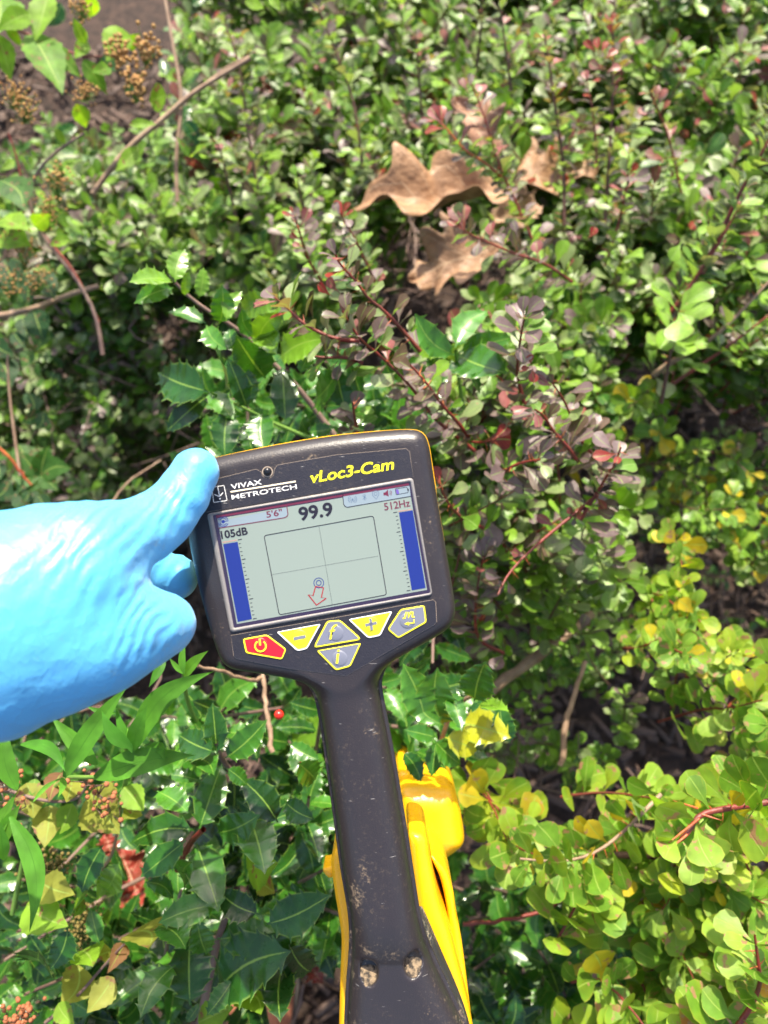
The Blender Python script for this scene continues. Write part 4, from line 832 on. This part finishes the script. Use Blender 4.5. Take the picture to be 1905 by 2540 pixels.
# ------------------------------------------------------------------ spirea with dry seed heads, and the long leaved herb
M_seed = N('seed_capsule'); M_seed.p(base=M_seed.mix(M_seed.ramp(M_seed.noise(400, M_seed.pos(), 2), .35, .65), (.30, .13, .04), (.42, .26, .08)), rough=.8)
M_seed2 = simple('rust_seed_capsule', (.30, .10, .04), .8)
sv, s3, s4 = ball(1.0, 6, 4)
def seed_head(pl, px, py, d, w_, h_, n, mat, r=.0013, dirp=(0, -1), stalk=M_green_stem):
    c = CV(px, py, d); ps = [];
    for _ in range(n):
        u = rng.normal(0, .42, 2); ps.append(CV(px+u[0]*w_, py+u[1]*h_, d)+rng.normal(0, .005, 3))
    ps = np.array(ps); V = (ps[:, None]+sv[None]*(r*rng.uniform(.7, 1.3, (n, 1, 1)))).reshape(-1, 3)-pl.loc; m = len(sv)
    F = [(np.arange(n)[:, None, None]*m+s3[None]).reshape(-1, 3), (np.arange(n)[:, None, None]*m+s4[None]).reshape(-1, 4)]
    o = obj('seed_head', mesh_np('seed_head', V, F, mat), pl.o)
    Vs, Fs, k = [], [], 0; root = CV(px-dirp[0]*w_*1.2, py-dirp[1]*h_*1.2, d+.02)
    for q in ps[::2]:
        v, f = tube(np.array([root, (root+q)/2+rng.normal(0, .003, 3), q]), np.array([.0007, .0004, .0003]), 3); Vs.append(v); Fs.append(f+k); k += len(v)
    obj('stalk', mesh_np('stalk', np.vstack(Vs)-pl.loc, [np.concatenate(Fs)], stalk, kind=None) if False else mesh_np('stalk', np.vstack(Vs)-pl.loc, [np.concatenate(Fs)], stalk), o)
gs = 'spirea shrubs with dry seed heads'
s1 = Plant('spirea_shrub', 'spirea with pointed yellow green leaves and brown seed heads at the top left corner', 'shrub', (-.45, .95, 0), gs)
k_ = cz(0, 0, .5726)
for a_, b_, w_, t_ in (((0, -20), (-20, 110), 1.4, 1), ((130, 60), (0, 120), 1.3, 2), ((210, -30), (140, 155), 1.2, 2), ((20, 110), (110, 210), .9, 2), ((-10, 150), (40, 340), 1.3, 2), ((140, 150), (260, 345), 1.1, 1), ((215, 190), (355, 325), 1.1, 1), ((370, 190), (320, 80), 1.2, 2), ((375, 180), (330, 235), 1.1, 2), ((360, 260), (465, 405), 1.2, 1), ((470, 280), (395, 300), 1.0, 1), ((500, 110), (450, 255), 2.0, 3), ((720, 410), (635, 430), 2.3, 2),
                       ((400, -20), (390, 90), 1.4, 2), ((1060, 10), (1150, 30), 1.5, 2), ((1170, -20), (1210, 40), 1.3, 2), ((330, 450), (375, 560), 1.6, 2), ((240, 560), (290, 625), 1.3, 3), ((560, 210), (590, 150), 1.2, 2), ((600, 640), (500, 735), 1.1, 2), ((560, 540), (670, 530), .9, 3), ((820, 680), (770, 590), .8, 1), ((830, 680), (880, 620), .8, 2), ((60, 690), (0, 730), 1.2, 2), ((0, 780), (90, 900), 1.7, 0), ((20, 940), (110, 970), 1.5, 2), ((10, 1010), (110, 1040), 1.5, 2), ((150, 980), (210, 940), 1.2, 2), ((300, 1040), (210, 1060), 1.3, 2)):
    px_leaf(s1, 'spirea', k_(*a_), k_(*b_), .86+rng.uniform(-.02, .02), .85+rng.uniform(-.03, .03), w_*.8, min(t_, 3) if t_ != 3 else 2)
s1.branch(P3([(-60, 40), (60, 80), (150, 120), (200, 140), (255, 140)], .88, .87), .0018, .001, M_red_stem)
s1.branch(P3([(440, 500), (435, 380), (455, 250), (430, 120), (405, -30)], .98, .95), .0026, .002, M_brown_stem)
s1.branch(P3([(270, 430), (380, 310), (450, 260), (560, 165), (620, 140)], .97, .95), .0022, .0016, M_brown_stem)
s1.branch(P3([(230, 480), (310, 370), (400, 300), (470, 235), (560, 180), (620, 145)], .95, .93), .0034, .0028, M_brown_stem)
for x, y, w_, h_ in ((292, 132, 46, 44), (362, 122, 40, 60), (338, 212, 38, 62), (200, 15, 40, 50), (38, 230, 50, 60), (60, 270, 50, 50), (146, 445, 62, 80), (215, 225, 50, 30)): seed_head(s1, x, y, .84, w_*.6, h_*.6, 60, M_seed.m, .0022 if y < 230 and x > 240 else .0014)
s2 = Plant('spirea_shrub', 'drooping spirea with arching brown stems and fuzzy seed heads along the left edge', 'shrub', (-.5, .5, 0), gs)
for x, y, w_, h_ in ((60, 620, 60, 60), (30, 560, 60, 60), (95, 690, 60, 50), (120, 520, 50, 60), (30, 700, 50, 60)): seed_head(s2, x, y, .86, w_*.7, h_*.7, 70, M_seed.m, .0012)
s2.branch(P3([(255, 880), (240, 780), (190, 690), (120, 610), (70, 520), (80, 440), (130, 380), (210, 330)], .92, .86), .0026, .0014, M_purple_stem)
s2.branch(P3([(245, 800), (180, 660), (110, 590), (60, 480), (40, 380), (20, 330)], .92, .88), .002, .001, M_red_stem)
s2.branch(P3([(-40, 790), (80, 770), (170, 730), (245, 710)], 1.0, .98), .004, .003, M_brown_stem)
s2.branch(P3([(50, 1180), (25, 1000), (18, 900), (20, 880)], .9, .88), .002, .0012, M_brown_stem)
for _ in range(26):
    x, y = rng.uniform(-30, 130), rng.uniform(640, 1250); px_leaf(s2, 'spirea', (x, y), (x+rng.uniform(-60, 60), y+rng.uniform(20, 80)), .96, .95, 1.4, rng.choice([0, 5, 5]), force=False)
s3_ = Plant('spirea_shrub', 'spirea with rust orange seed clusters and blotched yellow leaves below the glove', 'shrub', (-.35, .0, 0), gs)
k_ = cz(0, 1850, .5124)
for a_, b_, w_, t_ in (((300, 130), (245, 240), 1.1, 4), ((350, 170), (330, 240), 1.4, 3), ((440, 230), (530, 400), 1.5, 3), ((600, 200), (690, 310), 1.9, 2), ((240, 290), (210, 480), 1.6, 3), ((350, 280), (280, 430), 1.7, 2), ((130, 180), (160, 350), 2.0, 3), ((170, 160), (150, 240), 1.6, 1), ((640, 300), (590, 340), 1.1, 3), ((380, 1060), (290, 1250), 2.0, 3), ((470, 1020), (560, 980), 1.9, 3), ((400, 990), (440, 1040), 1.6, 2), ((550, 1120), (420, 1290), 1.7, 3), ((640, 900), (700, 960), 1.7, 3), ((600, 960), (545, 1060), .8, 4), ((280, 1250), (350, 1340), 1.4, 2),
                       ((540, 590), (470, 750), 1.2, 2), ((200, 660), (330, 700), 1.3, 3), ((130, 770), (300, 850), 1.4, 2), ((1200, 600), (1300, 580), 1.7, 2), ((1250, 660), (1320, 710), 1.7, 3), ((1150, 1200), (1250, 1290), 1.9, 2), ((960, 1340), (1110, 1270), 1.6, 2), ((400, 720), (350, 830), 1.2, 2)):
    px_leaf(s3_, 'spirea', k_(*a_), k_(*b_), .51+rng.uniform(-.01, .02), .505+rng.uniform(-.02, .02), w_*.85, t_)
s3_.branch(P3([k_(-60, 180), k_(90, 235), k_(250, 275), k_(380, 262), k_(420, 190)], .52, .50), .0014, .0008, M_purple_stem)
s3_.branch(P3([k_(220, 1340), k_(380, 1210), k_(480, 1090), k_(600, 960)], .52, .50), .0013, .0008, M_purple_stem)
s3_.branch(P3([k_(380, 700), k_(540, 560), k_(570, 400), k_(580, 300)], .54, .51), .0012, .0008, M_brown_stem)
for x, y, w_, h_, n_2 in ((40, 110, 60, 40, 8), (20, 190, 70, 40, 12), (60, 300, 90, 60, 12), (430, 140, 50, 60, 9), (490, 200, 60, 50, 14), (520, 280, 70, 60, 12), (120, 1320, 120, 40, 40), (50, 1340, 60, 30, 20), (-10, 400, 60, 60, 14)):
    seed_head(s3_, *k_(x, y), .495, w_*.3, h_*.3, n_2, M_seed2, .0016, dirp=(.3, -1), stalk=M_purple_stem)
for x, y, w_, h_ in ((230, 590, 150, 110), (400, 860, 60, 160)): seed_head(s3_, *k_(x, y), .56, w_*.35, h_*.35, 160, simple('old_seed', (.16, .12, .03), .9), .0012)
hb = Plant('leafy_herb', 'bright green weed with long narrow lance shaped leaves below the gloved hand', 'plant', (-.25, .0, 0))
k_ = cz(0, 1600, .5124)
for a_, b_, w_, t_ in (((310, 640), (605, 205), 1.1, 1), ((640, 520), (1032, 145), 1.2, 1), ((455, 640), (912, 530), 1.35, 1), ((470, 580), (250, 345), 1.5, 1), ((80, 700), (50, 400), 1.9, 1), ((50, 830), (125, 1400), 1.1, 1), ((0, 980), (90, 780), 1.5, 2), ((100, 480), (300, 610), 1.1, 0), ((640, 500), (500, 320), 1.8, 0), ((640, 510), (690, 320), 1.6, 1), ((640, 520), (560, 300), 1.2, 0), ((300, 640), (280, 720), 1.4, 2),
                       ((160, 760), (310, 640), .8, 2), ((-40, 960), (60, 740), 1.4, 2), ((640, 480), (620, 395), 1.2, 2), ((700, 500), (780, 560), 1.2, 0), ((890, 140), (820, 60), 1.5, 1), ((890, 140), (900, -20), 1.3, 1), ((890, 150), (970, 40), 1.3, 2), ((560, 330), (420, 290), 1.3, 0), ((800, 60), (720, 200), 1.8, 0), ((20, 1040), (10, 880), 1.7, 1)):
    px_leaf(hb, 'lance', k_(*a_), k_(*b_), .43+rng.uniform(-.01, .01), .425+rng.uniform(-.02, .01), w_, t_)
hb.branch(P3([k_(60, 1300), k_(160, 800), k_(310, 640), k_(380, 640), k_(500, 640)], .56, .45), .0018, .0012, M_green_stem)
hb.branch(P3([k_(560, 900), k_(600, 700), k_(640, 500), k_(650, 440)], .56, .45), .0018, .0012, M_green_stem)
hb.branch(P3([k_(960, 400), k_(900, 260), k_(890, 140), k_(880, 60)], .60, .50), .0018, .0012, M_green_stem)
wf = Plant('leafy_herb', 'small rosette of bright broad leaves low in the shade above the hand', 'plant', (-.38, .4, 0))
for a_ in range(6): px_leaf(wf, 'spirea', (100, 1180), (100+75*cos(a_), 1165+60*sin(a_)), .92, .91, 1.3, 0)

# ------------------------------------------------------------------ dry twigs and old branches in the hollows
tw_l = [('pale lichened old branch slanting down to the left below the bronze spray', [(1160, 1760), (1260, 1680), (1400, 1580), (1470, 1520)], .78, .80, .0062, .0050, M_brown_stem),
        ('upright thin grey stem in the hollow right of the grip', [(1390, 1900), (1405, 1780), (1430, 1700), (1452, 1640)], .74, .76, .0032, .0024, M_brown_stem),
        ('pale broken twig hanging below the lower left edge of the locator head', [(676, 1865), (665, 1790), (655, 1700), (648, 1640)], .58, .60, .0020, .0016, M_brown_stem),
        ('thin bent twig pointing left from under the locator head', [(492, 1652), (560, 1666), (620, 1690), (652, 1680)], .53, .60, .0010, .0018, M_brown_stem),
        ('long horizontal brown twig behind the lime leaves at the lower right', [(1280, 2120), (1480, 2118), (1700, 2130), (1960, 2190)], .60, .62, .0022, .0030, M_dark_stem),
        ('reddish twig lying low right of the yellow body', [(1150, 2290), (1250, 2285), (1340, 2265), (1390, 2235)], .64, .66, .0016, .0018, M_red_stem),
        ('tan straw like stem leaning at the left edge above the hand', [(-40, 1080), (20, 1130), (78, 1205)], .85, .88, .0022, .0014, M_orange_stem),
        ('fine tan twig leaning in the shade just above the gloved knuckles', [(270, 1255), (320, 1190), (400, 1140)], .9, .92, .0014, .0010, M_brown_stem),
        ('sunlit grey branch crossing the dark gap at the right', [(1590, 1130), (1680, 1180), (1780, 1260)], 1.0, 1.02, .0045, .0040, M_brown_stem),
        ('short grey branch beneath the sunlit one in the dark gap', [(1560, 1205), (1650, 1222), (1760, 1230)], 1.02, 1.04, .0030, .0026, M_brown_stem)]
for lb, pts, d0, d1, r0, r1, mt in tw_l:
    P_ = np.array(P3(pts, d0, d1)); c = P_.mean(0); p = bezier(P_, 14)+rng.normal(0, .0006, (14, 3)); V, F = tube(p, np.linspace(r0, r1, 14)*(1+rng.normal(0, .08, 14)), 8)
    o = obj('dry_twig', mesh_np('dry_twig', V-c, [F], mt), label=lb, cat='twig', group='bare twigs and dead branches'); o.location = c
Vs, Fs, k = [], [], 0      # tangle of fine dead twigs low in the hollows
for poly, n_3, da, db in (([(1450, 1000), (1950, 1000), (1950, 1750), (1400, 1650)], 160, .98, 1.35), ([(860, 520), (1300, 520), (1300, 760), (900, 740)], 60, 1.1, 1.4), ([(-50, 650), (600, 650), (500, 1250), (-50, 1250)], 140, 1.1, 1.4), ([(1100, 1700), (1600, 1900), (1500, 2600), (1150, 2600)], 90, .85, 1.2), ([(0, 1800), (800, 1800), (800, 2600), (0, 2600)], 60, .8, 1.1)):
    for px, py in scatter(poly, n_3):
        a_ = CV(px, py, rng.uniform(da, db)); v = nz(rng.normal(0, 1, 3)*[1, 1, .6])*rng.uniform(.04, .13); v_, f_ = tube(bezier([a_, a_+v*.5+rng.normal(0, .012, 3), a_+v], 5), np.linspace(rng.uniform(.0010, .0024), .0006, 5), 4); Vs.append(v_); Fs.append(f_+k); k += len(v_)
obj('dead_twigs', mesh_np('dead_twigs', np.vstack(Vs), [np.concatenate(Fs)], M_purple_stem), kind='stuff')

# ------------------------------------------------------------------ fallen leaves
oak = [(0, .008, .008), (.07, .008, .008), (.12, .05, .04), (.17, .15, .13), (.20, .20, .17), (.25, .12, .13), (.30, .13, .12), (.36, .24, .20), (.41, .33, .30), (.46, .30, .33), (.50, .19, .17), (.55, .15, .18), (.60, .22, .24), (.66, .30, .27), (.70, .27, .29), (.74, .11, .10), (.79, .15, .13), (.84, .19, .18), (.88, .08, .10), (.93, .07, .06), (1.0, .004, .004)]
M_oak = N('dry_oak_leaf'); op = M_oak.pos(); uvo = M_oak.new('ShaderNodeSeparateXYZ'); M_oak.set(uvo.inputs[0], M_oak.co('UV')); uu = M_oak.math('ABSOLUTE', M_oak.math('SUBTRACT', uvo.outputs[0], .5))
side = M_oak.math('FRACT', M_oak.math('MULTIPLY', M_oak.math('SUBTRACT', uvo.outputs[1], M_oak.math('MULTIPLY', uu, .5)), 5.5))
vv = M_oak.math('MAXIMUM', M_oak.math('LESS_THAN', uu, .02), M_oak.math('LESS_THAN', M_oak.math('ABSOLUTE', M_oak.math('SUBTRACT', side, .5)), .035))
tn_ = M_oak.new('ShaderNodeAttribute', attribute_name='tone').outputs['Color']
M_oak.p(base=M_oak.mix(M_oak.math('MULTIPLY', vv, .5), M_oak.mix(M_oak.ramp(M_oak.noise(60, op, 5, .7), .35, .7), tn_, M_oak.mix(.75, tn_, (.10, .045, .02))), (.48, .33, .20)), rough=.6)
M_oak.bump(M_oak.math('ADD', vv, M_oak.noise(120, op, 5)), .9, .0028)
M_oak = M_oak.m
def oak_leaf(label, a, b, d0, d1, roll, tn, seed, curl=.35, fold=.3, w=1.0, cat='fallen leaf', name='oak_leaf'):
    cols = (-1, -.66, -.33, 0, .33, .66, 1); r = np.random.default_rng(seed); ph = r.uniform(0, 6, 4); V, U = [], []
    for t, wl, wr in oak:
        for c in cols:
            x = c*(wl if c < 0 else wr)*w; ac = abs(c); y = t+abs(x)*.35*ac
            z = fold*abs(x)+curl*x*x*3-.25*curl*t*t+.035*math.sin(9*t+ph[0]+c*2)+.07*ac*math.sin(16*t+ph[1]*(1 if c < 0 else 2))+.03*math.sin(23*x+ph[2])+.018*math.sin(38*t+9*x+ph[3]); V.append((x, y, z)); U.append((.5+.5*c, t))
    V = np.array(V); nc = len(cols); F = np.array([(k*nc+j, k*nc+j+1, (k+1)*nc+j+1, (k+1)*nc+j) for k in range(len(oak)-1) for j in range(nc-1)])
    A = CV(*a, d0); B_ = CV(*b, d1); ln = np.linalg.norm(B_-A); Y = (B_-A)/ln; Zv = nz(CL-A)+np.array(roll); Zv = nz(Zv-Y*(Zv@Y)); Xv = np.cross(Y, Zv)
    W = (V @ np.stack([Xv, Y, Zv]))*ln; me = mesh_np(name, W, [F], M_oak, uv=np.array(U), col=np.array(tn)); o = obj(name, me, label=label, cat=cat, group='dry oak leaves caught in the shrubs' if name == 'oak_leaf' else 'red leaves low in the holly'); o.location = A
    md = o.modifiers.new('smooth', 'SUBSURF'); md.levels = 1; md.render_levels = 1
    md = o.modifiers.new('body', 'SOLIDIFY'); md.thickness = .0006
    return o
oak_leaf('large pale tan oak leaf lying on its side, tip pointing left, sunlit', (1330, 475), (866, 478), .95, .91, (-.2, .8, .65), (.34, .19, .095), 3, .30, .35, .72)
oak_leaf('tan oak leaf behind the red shoots, right of the large pale one', (1190, 480), (1490, 400), 1.04, 1.05, (-.2, .8, .7), (.36, .20, .10), 5, .3, .2, 1.0)
oak_leaf('curled brown oak leaf standing upright, topmost of the oak leaves', (1240, 420), (1130, 225), .98, .98, (.6, .1, -.2), (.30, .16, .10), 8, .6, .4, .9)
oak_leaf('tan oak leaf hanging in the dark hollow below the others', (1290, 590), (1010, 690), .88, .92, (.1, .5, .4), (.30, .17, .09), 12, .4, .3, 1.1)
oak_leaf('small curled brown oak leaf tucked right of the hanging one', (1190, 560), (1350, 500), 1.0, 1.0, (-.3, .3, .1), (.36, .22, .13), 14, .5, .3, 1.0)
for a_, b_, lb, sd in (((345, 2230), (300, 2110), 'wide red orange leaf in the gap of the lower left holly', 21), ((265, 2250), (370, 2190), 'red leaf flat behind the wide red orange one', 24), ((280, 2130), (262, 2070), 'small red leaf above the wide red orange one', 27), ((850, 2190), (828, 2260), 'small red leaf close to the left side of the black grip', 29), ((800, 2440), (760, 2380), 'red leaf deep in shade left of the two screw wells', 31)):
    oak_leaf(lb, a_, b_, .70, .70, (0, .4, .4), (.24, .018, .010), sd, .3, .2, 1.5, name='red_leaf')

# ------------------------------------------------------------------ boot of the operator, low at the bottom
boot = empty('work_boot', CV(640, 2520, 1.15)*[1, 1, 0]); tag(boot, 'reddish brown boot showing through the holly at the bottom, left of the grip', 'boot')
bo = np.array(boot.location)
M_boot = N('brown_leather'); M_boot.p(base=M_boot.mix(M_boot.ramp(M_boot.noise(25, M_boot.pos(), 4), .35, .65), (.32, .115, .06), (.22, .075, .04)), rough=.6); M_boot.bump(M_boot.noise(160, M_boot.pos(), 4), .4, .001)
secs = [(.15, .030, .030, .012), (.135, .042, .045, .020), (.10, .048, .058, .028), (.05, .050, .072, .036), (.0, .048, .098, .050), (-.04, .045, .150, .076), (-.09, .046, .20, .10), (-.14, .044, .20, .10), (-.165, .034, .18, .09)]
seg = 20; V = []
for y, hw, hh, cz_ in secs:
    for q in range(seg):
        a_ = 2*math.pi*q/seg; V.append((hw*math.copysign(abs(cos(a_))**.75, cos(a_)), y, .020+cz_+ (hh/2)*math.copysign(abs(sin(a_))**.8, sin(a_))))
V = np.array(V); i_ = np.arange(seg); j_ = (i_+1) % seg
F = [np.concatenate([np.stack([k*seg+i_, k*seg+j_, (k+1)*seg+j_, (k+1)*seg+i_], 1) for k in range(len(secs)-1)])]
me = mesh_np('upper', np.vstack([V, V[:seg].mean(0), V[-seg:].mean(0)]), F+[np.concatenate([np.stack([i_, np.full(seg, len(V)), j_], 1), np.stack([(len(secs)-1)*seg+i_, (len(secs)-1)*seg+j_, np.full(seg, len(V)+1)], 1)])], M_boot.m)
obj('upper', me, boot)
so_ = [(x*1.12, y) for x, y in ((.0, .165), (.03, .155), (.045, .12), (.05, .06), (.045, 0), (.040, -.06), (.044, -.14), (.03, -.175), (-.03, -.175), (-.044, -.14), (-.040, -.06), (-.045, 0), (-.05, .06), (-.045, .12), (-.03, .155))]
prism(so_, .004, .028, .003, simple('dark_sole', (.03, .025, .02), .7), 'sole', boot)
V, F = tube(resample([(0, -.10, .17), (0, -.12, .30), (0, -.13, .62)], 8), np.linspace(.056, .075, 8), 24); obj('trouser_leg', mesh_np('trouser_leg', V, [F], simple('navy_cloth', (.012, .016, .04), .85)), boot)

# ================================================================== write the plants: the 300 leaves that show largest as parts, the rest joined
allB = []; own = []
for q, pl in enumerate(PL):
    pl.B, pl.D, pl.Nn = [np.array(a_, float).reshape(-1, 3) for a_ in (pl.B, pl.D, pl.Nn)]; pl.Ln = np.array(pl.Ln); pl.W = np.array(pl.W); pl.T = np.array(pl.T, int); pl.K = np.array(pl.K); pl.force = np.array(pl.force, bool)
    pl.Y = nz(pl.D); z_ = pl.Nn-pl.Y*(pl.Nn*pl.Y).sum(1, keepdims=True); pl.Z = nz(z_); pl.X = np.cross(pl.Y, pl.Z)
devpoly = [np.array(head), np.array(handle), np.array([(0, 1260), (240, 1262), (370, 1233), (500, 1110), (545, 1150), (440, 1350), (493, 1440), (482, 1560), (345, 1670), (0, 1830), (-300, 1830), (-300, 1260)], float)]
CELL = 10; W_, H_ = 1905//CELL+1, 2540//CELL+1; buf = np.full((W_, H_), 9., np.float32); samp = [(0, .4), (0, .6), (0, .8), (-.15, .65), (.15, .65), (-.1, .85), (.1, .85), (0, .95)]
cache = []
for pl in PL:
    r = []
    for sx, sy in samp:
        P_ = pl.B+(pl.X*sx+pl.Y*sy)*pl.Ln[:, None]; x, y, d = to_px(P_); ix, iy = (x//CELL).astype(int), (y//CELL).astype(int)
        ok = (x >= 0) & (x < 1905) & (y >= 0) & (y < 2540) & (d > .1); ix, iy = np.clip(ix, 0, W_-1), np.clip(iy, 0, H_-1)
        np.minimum.at(buf, (ix[ok], iy[ok]), d[ok]); r.append((ix, iy, d, ok, x, y))
    cache.append(r)
nobj = 0; ntri = 0
for pl, r in zip(PL, cache):
    vis = sum((ok & (d <= buf[ix, iy]+.002)).astype(float) for ix, iy, d, ok, x, y in r)
    d = r[1][2]; x, y = r[1][4], r[1][5]; hid = np.zeros(len(x), bool)
    for pp in devpoly: hid |= inpoly(x, y, pp)
    score = vis*(pl.Ln/np.maximum(d, .2))**2*~hid; score += pl.force*(r[1][3])*1e-4*~hid
    order = np.argsort(-score); sel = order[:300]; sel = sel[score[sel] > 0]
    mask = np.zeros(len(score), bool); mask[sel] = True
    rr = rng.integers(0, 1000, len(score))
    for q in sel:
        ms, ns_, ntn, mat = BANK[pl.K[q]]; v = (rr[q] % ns_)*ntn+pl.T[q]; L_ = pl.Ln[q]
        o = bpy.data.objects.new('leaf', ms[v][4]); o.parent = pl.o; COL.objects.link(o); nobj += 1
        M = Matrix.Identity(4)
        for c, (ax_, s_) in enumerate(((pl.X[q], L_*pl.W[q]), (pl.Y[q], L_), (pl.Z[q], L_))):
            for k in range(3): M[k][c] = float(ax_[k]*s_)
        for k in range(3): M[k][3] = float(pl.B[q][k]-pl.loc[k])
        o.matrix_local = M
    rest = np.nonzero(~mask)[0]
    if len(rest):
        for mat in {id(BANK[k][3]): BANK[k][3] for k in set(pl.K[rest])}.values():
            Vs, Fs, Us, Cs, off = [], [], [], [], 0
            for kind in sorted(set(pl.K[rest])):
                if BANK[kind][3] is not mat: continue
                ms, ns_, ntn, _m = BANK[kind]; ii = rest[pl.K[rest] == kind]; sh_ = rr[ii] % ns_
                for k in range(ns_):
                    jj = ii[sh_ == k]
                    if not len(jj): continue
                    V0, F0, U0 = ms[k*ntn][:3]; L_ = pl.Ln[jj][:, None, None]
                    V = pl.B[jj][:, None]+(V0[None, :, :1]*pl.W[jj][:, None, None]*pl.X[jj][:, None]+V0[None, :, 1:2]*pl.Y[jj][:, None]+V0[None, :, 2:]*pl.Z[jj][:, None])*L_
                    Vs.append(V.reshape(-1, 3)); m = len(V0); Fs.append((np.arange(len(jj))[:, None, None]*m+F0[None]+off).reshape(-1, 4)); off += m*len(jj)
                    Us.append(np.tile(U0, (len(jj), 1))); tn = np.array([ms[t][3] for t in range(ntn)])[pl.T[jj]]*rng.uniform(.8, 1.2, (len(jj), 1)); Cs.append(np.repeat(tn, m, 0))
            Fq = np.concatenate(Fs); ntri += len(Fq)*2
            obj('foliage', mesh_np('foliage', np.vstack(Vs)-pl.loc, [Fq], mat, uv=np.vstack(Us), col=np.vstack(Cs)), pl.o, kind='stuff')
    mats = {}
    for V, F, m in pl.stems: mats.setdefault(m.name, (m, []))[1].append((V, F))
    for m, L_ in mats.values():
        off = 0; Vs, Fs = [], []
        for V, F in L_: Vs.append(V); Fs.append(F+off); off += len(V)
        Fq = np.concatenate(Fs); ntri += len(Fq)*2; obj('twigs', mesh_np('twigs', np.vstack(Vs)-pl.loc, [Fq], m), pl.o, kind='stuff')
print('leaf objects', nobj, 'joined tris', ntri, 'leaves', [len(p.Ln) for p in PL])
